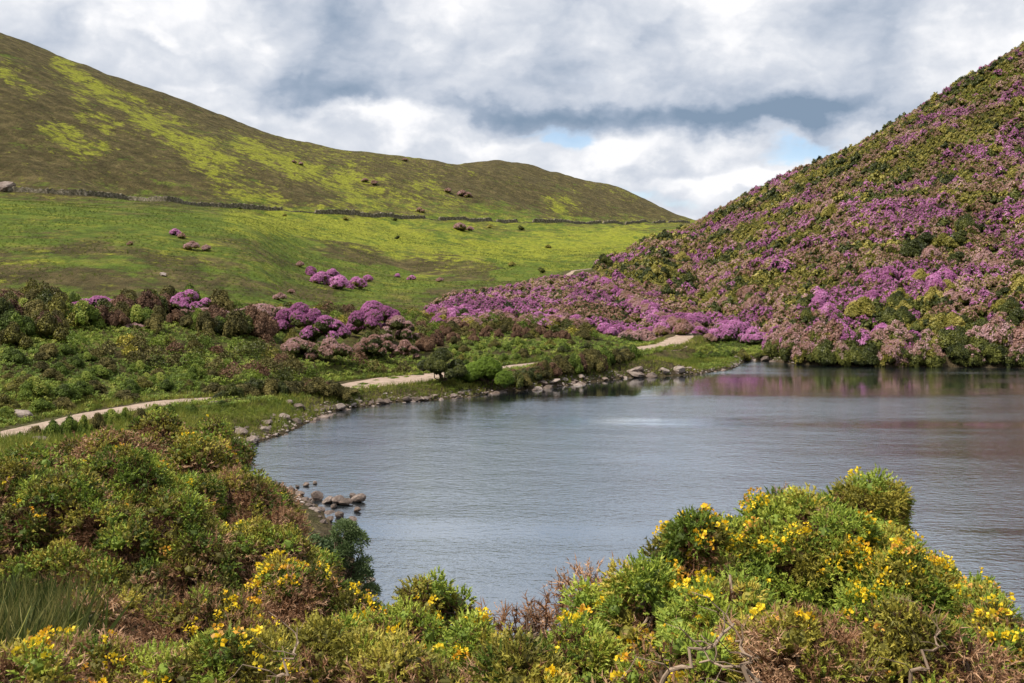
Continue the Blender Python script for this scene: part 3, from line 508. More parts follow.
for i, (bl, lm, bmn, tv) in enumerate([(0.95, 'rhodo_leaf', 'purple', .45), (0.7, 'rhodo_leaf', 'purple', .5), (0.7, 'rhodo_leaf', 'faded', .55), (0.42, 'rhodo_leaf', 'faded', .6), (0.0, 'rhodo_leaf', None, .7), (0.0, 'rhodo_dark', None, .5), (0.95, 'rhodo_leaf', 'faded', .5), (0.5, 'rhodo_dark', 'purple', .5)]):
    mb, fl, L = shrub_mesh(R(200 + i), 2.0, 2.0, 2.4, 420, 0.42, None, k=8, bloom=bl, bsz=0.85, tintv=tv)
    RHO.append((mb.mesh('foliage', MAT[lm]), fl.mesh('blossom', MAT[bmn]) if fl else None, mb, fl, lm, bmn))
LEAFF = [face_tuft(RS, 4, 0.75, 0.4, 0.5) for _ in range(4)]; BLOOMF = [face_tuft(RS, 3, 0.75, 0.35, 0.5) for _ in range(4)]
def far_bush(i, bl, lm, bmn, tv):
    global BLOOM
    keep = BLOOM; BLOOM = BLOOMF; mb, fl, L = shrub_mesh(R(300 + i), 2.0, 2.0, 2.4, 70, 0.70, None, kinds=LEAFF, k=6, bloom=bl, bsz=0.85, tintv=tv, core=True); BLOOM = keep
    return (None, None, mb, fl, lm, bmn)
RHOF = [far_bush(i, *a) for i, a in enumerate([(0.95, 'rhodo_leaf', 'purple', .45), (0.7, 'rhodo_leaf', 'purple', .5), (0.7, 'rhodo_leaf', 'faded', .55), (0.42, 'rhodo_leaf', 'faded', .6), (0.0, 'rhodo_leaf', None, .7), (0.0, 'rhodo_dark', None, .5), (0.95, 'rhodo_leaf', 'faded', .5), (0.5, 'rhodo_dark', 'purple', .5)])]
for i, (bl, lm, bmn, tv) in enumerate([(0.04, 'rhodo_dark', 'purple', .6), (0.03, 'rhodo_dark', 'faded', .8)]):
    mb, fl, L = shrub_mesh(R(230 + i), 2.0, 2.0, 2.4, 520, 0.36, None, k=12, bloom=bl, bsz=0.85, tintv=tv, low=-0.7); RHO.append((mb.mesh('foliage', MAT[lm]), fl.mesh('blossom', MAT[bmn]), mb, fl, lm, bmn))
RLAB = ['rhododendron covered in bright purple bloom', 'green rhododendron with patches of purple bloom', 'rhododendron with fading dusty pink bloom', 'olive rhododendron with a little faded bloom', 'yellow green rhododendron without bloom', 'dark green rhododendron without bloom', 'rhododendron thick with withered pinkish bloom', 'dark rhododendron with some purple bloom', 'tall dark rhododendron purple only on its crown', 'tall green rhododendron with dull pink crown']
def rhodo(x, y, s, k, rz, label, group, hs=1.0, sink=0.15):
    z = ground(x, y) - sink * s; root = empty('rhododendron', (x, y, z)); root.rotation_euler = (0, 0, rz); root.scale = (s, s, s * hs); tag(root, label, 'rhododendron', group)
    link('foliage', RHO[k][0], root)
    if RHO[k][1]: link('blossom', RHO[k][1], root)
    return root
SLOPE = [(596, 268), (640, 246), (700, 218), (760, 190), (800, 172), (860, 142), (920, 108), (960, 84), (1024, 40), (1100, 0), (1250, 0), (1250, 372), (780, 366), (772, 345), (735, 335), (700, 322), (660, 300), (625, 290), (600, 280)]
KNOLL = [(425, 306), (450, 292), (500, 286), (545, 276), (596, 270), (650, 286), (700, 308), (722, 328), (700, 342), (655, 338), (600, 326), (560, 322), (500, 318), (440, 322)]
def poisson(x0, x1, y0, y1, sp, rs, jit=0.45):
    gx, gy = np.meshgrid(np.arange(x0, x1, sp), np.arange(y0, y1, sp)); gx = gx + (np.arange(gx.shape[0]) % 2)[:, None] * sp / 2
    return gx.ravel() + rs.uniform(-jit, jit, gx.size) * sp, gy.ravel() + rs.uniform(-jit, jit, gy.size) * sp
def slope_bushes():
    rs = R(31); A = []
    x, y = poisson(15, 330, 140, 470, 2.1, rs); z = terrain(x, y); px, py = proj(x, y, z); d = segdist(x, y, SHORE, True)
    ok = (inpoly(px, py, SLOPE) | ((px > 700) & (py < 300) & (y > 380))) & (z > 0) & (d > 0.6) & (pathd(x, y) > 1.9)
    ok &= (px < 1120)
    x, y, z, px, py = [q[ok] for q in (x, y, z, px, py)]
    p1 = fbm(x, y, 20, 3, 40); p2 = fbm(x, y, 7, 3, 41); upz = sstep(120, 10, py - np.interp(px, [590, 700, 800, 920, 1024], [262, 214, 168, 105, 42]))   # nearer the top: less bloom
    low = sstep(300, 345, py) * sstep(760, 800, px)
    q = p1 * 1.1 + 0.25 * (p2 - 0.5) - 0.15 * upz + rs.normal(size=len(x)) * 0.035
    k = np.full(len(x), 4)
    for lo, kk in ((0.375, 3), (0.445, 2), (0.53, 6), (0.583, 1), (0.64, 0)): k[q > lo] = kk
    r2 = rs.rand(len(x)); k[(r2 < 0.04)] = 5; k[(r2 > 0.96)] = 4; k[(r2 > 0.84) & (r2 < 0.88)] = 7; k[(low > 0.5) & (r2 < 0.45)] = 5; k[(low > .5) & (k == 4)] = 7
    s = rs.uniform(0.40, 0.82, len(x)) * np.where(k == 5, 1.15, 1); rz = rs.uniform(0, 6.28, len(x)); hs = rs.uniform(0.9, 1.35, len(x)); ns = (d[ok] < 8) & (px > 765); k[ns] = np.array([5, 3, 5, 7, 3, 4])[rs.randint(0, 6, ns.sum())]; s = s * np.where(rs.rand(len(x)) < 0.14, 1.5, 1.0); gg = fbm(x, y, 9, 2, 47) > 0.70; k[gg] = np.where(rs.rand(gg.sum()) < 0.7, 5, 4); s[gg] *= 1.45
    return x, y, z, px, py, k, s, rz, hs
sx, sy, sz_, spx, spy, sk, ss, srz, shs = slope_bushes()
def region_name(px, py):
    if py > 325: a = 'at the foot of the right slope'
    elif py > 250: a = 'low on the right slope'
    elif py > 170: a = 'halfway up the right slope'
    else: a = 'high on the right slope'
    return a
def shore_row():
    pts = np.array([(1075, 369), (1024, 368), (960, 367), (900, 367), (840, 366), (795, 364), (776, 360)], float); t = np.linspace(0, 6, 46); r_ = R(66)
    for i, q in enumerate(t):
        px, py = [np.interp(q, range(7), pts[:, c]) + (r_.uniform(-2, 2) if c == 0 else 0) for c in range(2)]; x, y = water(px, py); row = i % 2; y0_ = y; y += 0.4 + row * 3.0; x *= y / y0_ ; k = [5, 9, 5, 9, 3, 5][r_.randint(6)] if row == 0 else [8, 5, 6, 8, 9, 9][r_.randint(6)]
        rhodo(x, y, r_.uniform(0.95, 1.35) * (1 + 0.2 * row), k, r_.uniform(0, 6), RLAB[k] + ' overhanging the far shore', 'rhododendrons overhanging the far shore', r_.uniform(1.15, 1.6), 0.6)
shore_row()
order = np.argsort(-(ss / np.hypot(sx, sy)) * ((spx < 1040) & (spx > 560))); big = set(order[:110].tolist())
for i in order[:110]:
    rhodo(sx[i], sy[i], ss[i], sk[i], srz[i], RLAB[sk[i]] + ' ' + region_name(spx[i], spy[i]), 'rhododendrons on the right slope', shs[i])
def merge_bushes(name, idx, X, Y, Z, K, S, RZ, HS, label, sub=1.0):
    mats = [MAT[m] for m in ('rhodo_leaf', 'rhodo_dark', 'purple', 'faded')]; mi = {'rhodo_leaf': 0, 'rhodo_dark': 1, 'purple': 2, 'faded': 3}; out = MB(); rs = R(5)
    for k in range(len(RHOF)):
        sel = np.array([i for i in idx if K[i] == k], int)
        if not len(sel): continue
        c, s = np.cos(RZ[sel]), np.sin(RZ[sel]); tt = rs.normal(size=len(sel)) * 0.10 + (fbm(X[sel], Y[sel], 10, 3, 61) - 0.5) * 0.9
        for mb, mn in ((RHOF[k][2], RHOF[k][4]), (RHOF[k][3], RHOF[k][5])):
            if mb is None: continue
            v = np.concatenate(mb.v); t = np.concatenate(mb.t); x = (v[None, :, 0] * c[:, None] - v[None, :, 1] * s[:, None]) * S[sel, None] + X[sel, None]; y = (v[None, :, 0] * s[:, None] + v[None, :, 1] * c[:, None]) * S[sel, None] + Y[sel, None]
            z = v[None, :, 2] * (S[sel] * HS[sel])[:, None] + (Z[sel] - 0.15 * S[sel])[:, None]; V = np.stack([x, y, z], -1).reshape(-1, 3).astype(np.float32); T = np.clip(t[None] + tt[:, None], 0, 1).ravel()
            off = (np.arange(len(sel)) * len(v))[:, None, None]; first = True
            for w in (3, 4):
                fs = [f for f in mb.f if f.shape[1] == w]
                if not fs: continue
                f = np.concatenate(fs)[::1]
                ff = (f[None] + off).reshape(-1, w)
                if first: out.add(V, ff, T, mi[mn]); base = out.n - len(V); first = False
                else: out.f.append(ff + base); out.m.append(np.full(len(ff), mi[mn], int))
    o = link(name, out.mesh(name, mats)); tag(o, label, 'rhododendrons', kind='stuff'); return o
rest = [i for i in range(len(sx)) if i not in big]
merge_bushes('rhododendron_thicket', rest, sx, sy, sz_, sk, ss, srz, shs, 'carpet of small far off rhododendrons covering the right slope', 0.4)
# ------------------------------------------------------------------ the left bank
def leafy(px, pyt, Y, hw, name, label, cat, group, mat, leaf=0.3, seed=0, k=7, bloom=0.0, bmat=None, core=True, tintv=0.5, pybase=None, dens=1.0, depth=0.85, kinds=None, hmin=0.35):
    rs = R(5000 + seed); a = hw / F * Y; b = a * depth; x = (px - 512) / F * Y; gz = ground(x, Y); h = max(H - (pyt - YH) / F * Y - gz, a * hmin)
    area = 2 * PI * a * b + PI * (a + b) * h; mb, fl, L = shrub_mesh(rs, a, b, h, int(area / (leaf * leaf) * 1.6 * dens), leaf, None, kinds=kinds or LEAF, k=k, rr=(0.18, 0.32) if k > 20 else (0.28, 0.48), bloom=bloom, tintv=tintv, core=core)
    root = empty(name, (x, Y, gz)); tag(root, label, cat, group); link('foliage', mb.mesh('foliage', MAT[mat]), root)
    if fl is not None: link('blossom', fl.mesh('blossom', MAT[bmat]), root)
    return root, L, a, h, rs
RL = [(98, 298, 122, 24, 1.0, 'purple', 'rhododendron with a sloping sheet of purple bloom at the left crest'), (135, 345, 112, 10, .6, 'faded', 'small pale pink rhododendron among bracken on the left bank'), (190, 292, 128, 18, .7, 'purple', 'small purple topped rhododendron on the left crest'), (205, 312, 126, 22, .15, 'faded', 'mostly brown rhododendron below the purple topped one on the crest'),
      (262, 306, 130, 28, .5, 'faded', 'brownish rhododendron with pink flush on the left crest'), (300, 305, 128, 24, .85, 'purple', 'purple rhododendron on the crest above the dark heath row'), (325, 318, 124, 22, .8, 'purple', 'purple rhododendron leaning right beside the brownish one'), (296, 340, 116, 20, .8, 'faded', 'pale pink rhododendron low in front of the crest'),
      (330, 340, 116, 20, .55, 'faded', 'green rhododendron with pale bloom right of the pale pink one'), (373, 303, 134, 28, .95, 'purple', 'big round rhododendron with a deep purple crown above the path'), (398, 318, 130, 18, .6, 'faded', 'rhododendron with dull pink bloom right of the deep purple crown'), (375, 337, 122, 20, .6, 'faded', 'rhododendron with dusty pink bloom directly above the wide path'),
      (405, 342, 122, 12, .7, 'faded', 'narrow rhododendron with pink tips beside the wide path'), (548, 316, 175, 14, 1.0, 'purple', 'vivid purple rhododendron below the knoll'), (570, 322, 172, 14, .7, 'faded', 'pink rhododendron right beside the vivid purple one below the knoll'), (640, 334, 168, 22, .6, 'faded', 'low pale rhododendron just above the far stretch of path'),
      (735, 322, 178, 24, .9, 'purple', 'purple rhododendron at the foot of the right slope near the lake corner'), (680, 318, 182, 26, 1.0, 'purple', 'mound of bright purple rhododendron left of the lake corner'), (762, 335, 172, 20, .3, 'purple', 'green rhododendron with few purple flowers by the lake corner')]
for i, (px, pt, Y, hw, bl, bm, lb) in enumerate(RL): leafy(px, pt - 2, Y, hw * 1.25, 'rhododendron', lb, 'rhododendron', 'rhododendrons on the left bank', 'rhodo_dark', 0.30, i, k=22, bloom=bl * 0.72, bmat=bm)
def hit(px, py, y0=100, y1=950):
    Y = np.linspace(y0, y1, 1700); X = (px - 512) / F * Y; k = np.where(YH + F * (H - terrain(X, Y)) / Y <= py)[0]; return float(Y[k[0]]) if len(k) else None
HR = [(182, 234, 300, 6, .7), (192, 243, 292, 9, .6), (175, 230, 310, 7, .8), (206, 246, 290, 6, .5), (130, 242, 290, 4, .3), (310, 268, 232, 9, .8), (322, 274, 226, 13, 1.0), (340, 278, 224, 14, 1.0), (356, 279, 224, 12, 1.0), (300, 262, 240, 6, .7), (333, 270, 236, 8, .9), (368, 276, 230, 7, .9), (280, 294, 200, 8, .6), (291, 290, 204, 5, .5),
      (398, 274, 232, 4, .8), (412, 276, 230, 5, .9), (440, 278, 232, 5, .6), (365, 178, 600, 5, .4), (374, 180, 600, 6, .4), (405, 158, 690, 4, .4), (448, 188, 620, 6, .4), (462, 190, 620, 7, .5), (468, 192, 610, 6, .3), (460, 224, 520, 8, .5), (470, 227, 515, 5, .5), (420, 208, 560, 5, .3), (294, 160, 560, 4, .4), (301, 162, 560, 4, .4),
      (285, 214, 430, 3, .2), (240, 207, 400, 3, .1), (345, 217, 450, 4, .1), (395, 218, 490, 4, .1), (490, 225, 540, 4, .2), (520, 226, 570, 5, .1), (548, 245, 440, 4, .1), (398, 236, 380, 4, .1), (512, 262, 330, 5, .2), (540, 268, 310, 6, .2)]
for i, (px, pt, Y, hw, bl) in enumerate(HR):
    Y = hit(px, pt + hw * 0.8, 130)
    if Y is None: continue
    x = (px - 512) / F * Y; s = hw / F * Y / 2.0 * (0.8 if pt < 200 else 1); k = 0 if bl >= .8 else 6 if bl >= .6 else 2 if bl >= .4 else 3 if bl >= .3 else 4 + i % 2
    where = 'high on the far hillside' if pt < 200 else 'beside the hillside wall' if pt < 230 else 'alone on the grassy left hill' if px < 250 else 'in the cluster at the left hill foot'
    rhodo(x, Y, s, k, i * 1.7, RLAB[k] + ' ' + where, 'rhododendrons dotted over the left hill', 0.85)
def knoll():
    rs = R(77); x, y = poisson(-25, 45, 155, 280, 2.6, rs); z = terrain(x, y); px, py = proj(x, y, z + 1.2); ok = inpoly(px, py, KNOLL) & (pathd(x, y) > 1.4 + 2 * (y < 170)) & (z > 0.3)
    x, y, px, py = x[ok], y[ok], px[ok], py[ok]; p = fbm(x, y, 9, 3, 50); band = sstep(14, 2, np.abs(py - np.interp(px, [430, 520, 620, 700], [310, 302, 300, 326])))
    q = p + 0.22 * band + rs.normal(size=len(x)) * 0.08; k = np.full(len(x), 3)
    for lo, kk in ((0.40, 2), (0.5, 6), (0.58, 1), (0.66, 0)): k[q > lo] = kk
    k[rs.rand(len(x)) < 0.08] = 5
    return x, y, px, k, rs
kx, ky, kpx, kk_, krs = knoll()
ko = np.argsort(ky)
for i in ko[:80]: rhodo(kx[i], ky[i], krs.uniform(0.6, 1.0), kk_[i], krs.uniform(0, 6), RLAB[kk_[i]] + (' on the left end of the purple knoll' if kpx[i] < 510 else ' in the middle of the purple knoll' if kpx[i] < 620 else ' on the right end of the purple knoll'), 'rhododendrons on the purple knoll', krs.uniform(0.7, 0.95))
merge_bushes('rhododendron_thicket', ko[80:].tolist(), kx, ky, terrain(kx, ky), kk_, np.full(len(kx), 0.8), krs.uniform(0, 6, len(kx)), np.full(len(kx), 0.85), 'small rhododendrons covering the back of the purple knoll')
hid = []
for i in range(60):
    t_ = krs.uniform(19.2, 23.3); j = int(t_); f_ = t_ - j; a_ = np.array(PATH[j]); b_ = np.array(PATH[j + 1]); p_ = a_ * (1 - f_) + b_ * f_; xx, yy = p_[0] + krs.uniform(-1.2, 0.2), p_[1] - krs.uniform(1.7, 2.4); k_ = [0, 1, 2, 6, 6, 3, 5][krs.randint(7)]
    rhodo(xx, yy, krs.uniform(0.7, 1.0), k_, krs.uniform(0, 6), RLAB[k_] + ' crowding the lower edge of the climbing path', 'rhododendrons along the climbing path', krs.uniform(0.9, 1.2))
# dark heath shrubs: patterns 1.5 m in radius
HEA = []
for i, (m, tv, kd) in enumerate([('heath', .5, 0), ('heath', .65, 0), ('brown', .5, 0), ('brown', .65, 0), ('gorse_olive', .25, 0), ('bracken', .35, 1), ('rhodo_dark', .5, 1), ('bracken', .6, 1)]):
    mb, fl, L = shrub_mesh(R(400 + i), 1.5, 1.4, 1.5, 300, 0.30, None, kinds=LEAF, k=8, tintv=tv); HEA.append(mb.mesh('foliage', MAT[m]))
HLAB = ['dark brown green heath shrub', 'dark olive heath shrub', 'red brown heath shrub', 'rusty brown heath shrub', 'olive gorse like shrub', 'deep green leafy shrub', 'dark glossy green shrub', 'fresh green leafy shrub']
def heath(x, y, s, k, rz, where, group, hs=1.0):
    root = empty('heath_shrub', (x, y, ground(x, y) - 0.1)); root.rotation_euler = (0, 0, rz); root.scale = (s, s, s * hs); tag(root, HLAB[k] + ' ' + where, 'shrub', group); link('foliage', HEA[k], root)
BAND = [([(0, 300), (90, 306), (190, 305), (300, 306), (430, 312), (440, 330), (420, 350), (340, 352), (260, 335), (180, 330), (90, 325), (0, 345)], 2.5, (0.85, 1.6), [0, 1, 2, 5, 4, 6, 2, 0, 4, 7], 'on the left crest below the grassy hill', 1.45),
        ([(430, 316), (520, 314), (580, 324), (600, 336), (560, 338), (500, 335), (430, 345)], 2.5, (0.6, 1.0), [0, 2, 3, 2, 1, 4], 'below the purple knoll', 1.2),
        ([(0, 345), (200, 335), (330, 350), (420, 352), (420, 372), (340, 378), (200, 392), (0, 420)], 2.5, (0.4, 1.05), [0, 5, 7, 7, 4, 5, 1], 'among the bracken of the left bank', 1.0),
        ([(440, 340), (600, 340), (640, 346), (560, 357), (450, 372)], 2.7, (0.4, 0.85), [1, 5, 6, 7, 4], 'among the bracken under the knoll', 1.0)]
rs = R(88); HREST = []
RLX = np.array([[(px - 512) / F * Y, Y, hw * 1.1 / F * Y] for px, pt, Y, hw, *_ in RL])
for poly, sp, (s0, s1), ks, where, hs in BAND:
    x, y = poisson(-75, 40, 68, 200, sp, rs); z = terrain(x, y); px, py = proj(x, y, z + 0.6); ok = inpoly(px, py, poly) & (pathd(x, y) > 3.2) & (z > 0.3) & (segdist(x, y, SHORE, True) > 1.5)
    dx_ = (x[:, None] - RLX[None, :, 0]) / RLX[None, :, 2]; dy_ = (y[:, None] - RLX[None, :, 1]) / RLX[None, :, 2]; ok &= ~((np.abs(dx_) < 1.0) & (dy_ < 1.0) & (dy_ > -2.0)).any(axis=1)
    n = int(ok.sum())
    sel = np.where(ok)[0]; sel = sel[np.argsort(y[sel])][:85 if len(sel) > 130 else 45]
    restc = np.setdiff1d(np.where(ok)[0], sel); HREST.append(np.column_stack([x[restc], y[restc]])) 
    for a, b in zip(x[sel], y[sel]): heath(a, b, rs.uniform(s0, s1), ks[rs.randint(len(ks))], rs.uniform(0, 6), where, 'shrubs ' + where, hs * rs.uniform(0.8, 1.2))
hr = np.concatenate(HREST); hmb = MB(); r_ = R(89); LEAFH = [leaf_tuft(r_, 5, 0.6, 0.5, 0.4) for _ in range(3)]
for x_, y_ in hr:
    s_ = r_.uniform(0.8, 1.5); z_ = ground(x_, y_); L_ = lobes_for(r_, s_, s_, s_ * 1.15, 5); P_, D_, I_ = sample_lobes(r_, L_, 90, 0.85, 0.0); spread(hmb, LEAFH, P_ + [x_, y_, z_], D_ + [0, 0, .4], np.full(len(P_), 0.34), r_, np.clip(r_.uniform(.3, .7) + r_.normal(size=len(P_)) * 0.15, 0, 1), [0, 0, 1, 2, 2, 3, 4][r_.randint(7)])
tag(link('heath_thicket', hmb.mesh('heath_thicket', [MAT['heath'], MAT['brown'], MAT['bracken'], MAT['gorse_olive'], MAT['rhodo_dark']])), 'dense dark heath filling the left bank between the larger shrubs', 'heath', kind='stuff')
# rows on the water side of the path
ROW = [([(222, 385, 88), (250, 377, 92), (285, 375, 94), (318, 377, 97), (345, 382, 99)], 24, 15, 'in the dark row between path and lake', [0, 0, 6, 2, 0, 6]), ([(505, 372, 113), (545, 358, 119), (590, 349, 126), (636, 346, 136)], 58, 12, 'on the stony bank by the far stretch of path', [0, 2, 0, 4, 0, 6, 5]),
       ([(700, 352, 152), (735, 350, 156), (768, 352, 158)], 14, 9, 'on the grassy corner of the lake', [5, 7, 4, 5, 6]), ([(350, 388, 101), (365, 384, 110), (405, 378, 116), (420, 376, 117)], 8, 7, 'beside the wide path', [7, 5, 7]), ([(20, 428, 58), (75, 413, 64), (120, 405, 70), (170, 399, 76)], 11, 12, 'between the left thicket and the path', [0, 5, 1, 4, 7]), ([(188, 400, 78), (208, 404, 80), (235, 396, 84)], 9, 11, 'at the path bend', [5, 1, 5, 4])]
for pts, n, hw, where, ks in ROW:
    t = np.linspace(0, len(pts) - 1, n); P = np.array(pts, float)
    for i, q in enumerate(t):
        px, pt, Y = [np.interp(q, range(len(pts)), P[:, c]) for c in range(3)]; Y += rs.uniform(-1.5, 1.5); x = (px - 512) / F * Y; hwm = hw * rs.uniform(0.7, 1.2) / F * Y; d = segdist(np.array([x]), np.array([Y]), SHORE, True)[0]
        if inpoly(np.array([x]), np.array([Y]), SHORE)[0]: continue
        h = H - (pt + rs.uniform(-3, 4) - YH) / F * Y - ground(x, Y); heath(x, Y, hwm / 1.5, ks[rs.randint(len(ks))], rs.uniform(0, 6), where, 'shrubs ' + where, float(np.clip(h / (1.5 * hwm / 1.5), 0.35, 2.4)))
# the dark tree and the bright willow at the water's edge
def branches_for(root, L, a, h, rs, mat='bark', r0=0.08, name='trunk'):
    ms = MB()
    for l in L: tube(ms, wiggle(rs, np.array([rs.normal() * 0.15, rs.normal() * 0.15, -0.2]), l[:3], 7, 0.05), r0, r0 * 0.3, 6, rs.uniform(0.2, 0.6))
    link(name, ms.mesh(name, MAT[mat]), root)
root, L, a, h, r_ = leafy(442, 347, 108.5, 29, 'tree', 'small dark tree at the water edge left of the bright willow', 'tree', None, 'rhodo_dark', 0.26, 901, k=12, tintv=0.5, depth=0.8); branches_for(root, L, a, h, r_)
root, L, a, h, r_ = leafy(487, 356, 111.5, 37, 'willow_bush', 'bright yellow green willow bush overhanging the lake', 'willow bush', None, 'willow', 0.26, 902, k=12, tintv=0.55, depth=0.8); branches_for(root, L, a, h, r_, name='stems')
root, L, a, h, r_ = leafy(345, 520, 25.5, 38, 'willow_bush', 'grey green leafy willow bush leaning over the water left of centre', 'willow bush', None, 'greywillow', 0.17, 903, k=34, core=False, tintv=0.5, dens=1.1, kinds=[leaf_tuft(R(9), 16, 0.34, 0.6, 0.2) for _ in range(3)]); branches_for(root, L, a, h, r_, r0=0.03, name='stems')
root, L, a, h, r_ = leafy(312, 532, 24, 34, 'willow_bush', 'olive green leafy bush behind the grey willow near the spit', 'willow bush', None, 'greywillow', 0.18, 904, k=12, core=False, tintv=0.35, dens=1.4); branches_for(root, L, a, h, r_, r0=0.03, name='stems')
# bracken, grass and heather cover
FROND = []
for i in range(4):
    r_ = R(600 + i); V = []; Fc = []
    for j in range(9):
        a_ = j * 0.7 + r_.uniform(-.2, .2); d = np.array([math.cos(a_), math.sin(a_), 0]); l = r_.uniform(0.7, 1.1); w = np.array([-d[1], d[0], 0]) * 0.11; b0 = d * 0.05; m1 = d * l * 0.55 + [0, 0, 0.75 * l]; e = d * l + [0, 0, 0.62 * l]; k = len(V)
        V += [b0, b0, m1 - w, m1 + w, e]; Fc += [[k, k + 2, k + 3], [k + 2, k + 4, k + 3]]
    FROND.append((np.array(V), np.array(Fc), np.zeros(len(V))))
def blades(rs, n, l=1.0, w=0.03, sp=0.5):
    V = []
    for i in range(n):
        b = np.array([rs.normal() * 0.2, rs.normal() * 0.2, 0]); d = unit(np.array([rs.normal() * sp, rs.normal() * sp, 1.0])); s = unit(np.cross(d, rs.normal(size=3))) * w; V += [b - s, b + s, b + d * l * rs.uniform(0.6, 1.1)]
    V = np.array(V); return V, np.arange(len(V)).reshape(-1, 3), np.zeros(len(V))
BLD = [blades(R(620 + i), 14, 1.0, 0.045) for i in range(3)]; BLN = [blades(R(630 + i), 40, 1.0, 0.010, 0.35) for i in range(3)]; LOW = [leaf_tuft(R(640 + i), 4, 0.9, 0.5, 0.45) for i in range(3)]
def cover(name, label, polys, box, sp, kinds, size, mat, seed, tint=(0.5, 0.18), pathgap=1.9, dmin=0.4, keep=None, pz=0.3, cat='ground cover'):
    rs = R(seed); x, y = poisson(*box, sp, rs); z = terrain(x, y); px, py = proj(x, y, z + pz); ok = np.zeros(len(x), bool)
    for p in polys: ok |= inpoly(px, py, p)
    ok &= (z > 0.1) & (segdist(x, y, SHORE, True) > dmin) & (pathd(x, y) > pathgap)
    if keep is not None: ok &= keep(x, y, px, py, rs)
    x, y, z = x[ok], y[ok], z[ok]; P = np.stack([x, y, z - 0.03], -1); Nn = np.column_stack([rs.normal(size=(len(x), 2)) * 0.12, np.ones(len(x))]); mb = MB()
    spread(mb, kinds, P, Nn, rs.uniform(size[0], size[1], len(x)), rs, np.clip(tint[0] + (fbm(x, y, 5, 3, seed) - 0.5) * 0.9 + rs.normal(size=len(x)) * tint[1], 0, 1)); tag(link(name, mb.mesh(name, MAT[mat])), label, cat, kind='stuff')
BR = [[(-40, 330), (120, 318), (250, 325), (345, 345), (430, 345), (430, 375), (350, 392), (240, 402), (120, 408), (-40, 440)], [(425, 340), (520, 328), (600, 334), (680, 345), (640, 356), (560, 372), (500, 385), (425, 392)], [(690, 345), (780, 335), (780, 366), (700, 372)]]
cover('bracken', 'green bracken fronds covering the left bank above the path', BR, (-80, 50, 62, 190), 0.62, FROND, (0.3, 0.62), 'bracken', 71, tint=(0.66, 0.2), keep=lambda x, y, px, py, rs: fbm(x, y, 7, 3, 72) + rs.normal(size=len(x)) * 0.1 > 0.40)
cover('shore_grass', 'yellow green rough grass along the path and lake edge', [[(-60, 380), (420, 350), (800, 330), (800, 380), (380, 412), (240, 470), (-60, 490)]], (-75, 60, 44, 185), 0.5, BLD, (0.35, 0.75), 'grass', 73, keep=lambda x, y, px, py, rs: (segdist(x, y, SHORE, True) < 7) | (pathd(x, y) < 4.0) | (y < 84), dmin=0.2)
cover('hollow_grass', 'dark green grass in the hollow under the left gorse bushes', [[(-80, 560), (80, 580), (95, 640), (40, 683), (-80, 683)]], (-9, -2, 8, 16), 0.11, BLN + BLD, (0.3, 0.8), 'darkgrass', 74, tint=(0.72, 0.3), pz=0.0)
FULL = [[(-100, 0), (720, 0), (720, 320), (-100, 320)]]
cover('rough_grass', 'pale tussock grass on the lower left hill', FULL + [[(-100, 290), (430, 290), (430, 330), (-100, 330)]], (-140, 90, 120, 420), 1.4, BLD, (0.3, 0.55), 'grass', 77, tint=(0.3, 0.15), pz=0, keep=lambda x, y, px, py, rs: fbm(x, y, 10, 3, 78) > 0.44)
def pebble_t(rs):
    v, f = ICO1; v = v * [1, rs.uniform(.6, .9), rs.uniform(.4, .6)] + rs.normal(size=v.shape) * 0.08; return v, f, np.zeros(len(v))
cover('shore_gravel', 'small stones and gravel along the water line of the left shore', [[(-60, 340), (800, 340), (800, 400), (380, 420), (250, 560), (-60, 560)]], (-45, 60, 40, 185), 0.42, [pebble_t(R(650 + i)) for i in range(4)], (0.06, 0.24), 'pebble', 79, tint=(0.5, 0.25), pathgap=3, dmin=0.0, pz=0.0, keep=lambda x, y, px, py, rs: segdist(x, y, SHORE, True) < 0.5 + 1.5 * fbm(x, y, 4, 2, 3))
# ------------------------------------------------------------------ rocks
ROCK = []
for i in range(8):
    r_ = R(700 + i); v, f = ICO3; v = v.copy(); 
    for k in range(9):
        nn = unit(r_.normal(size=3)); c = r_.uniform(0.45, 0.85); dd = v @ nn; v = v - np.maximum(dd - c, 0)[:, None] * nn * 0.92
    v = v * [1, r_.uniform(.6, .9), r_.uniform(.42, .65)]; v += r_.normal(size=v.shape) * 0.012; mb = MB(); mb.add(v, f); ROCK.append(mb.mesh('rock', MAT['rock']))
def rock(x, y, s, label, group, sink=0.25, z=None, hs=1.0):
    zz = max(ground(x, y), -0.12) if z is None else z; rs_ = R(int(abs(x * 97 + y * 13)) % 99991); o = link('rock', ROCK[rs_.randint(8)], None, (x, y, zz + s * 0.5 * hs * (0.5 - sink))); o.rotation_euler = (rs_.uniform(-.25, .25), rs_.uniform(-.25, .25), rs_.uniform(0, 6.28)); o.scale = (s, s, s * hs); tag(o, label, 'rock', group)
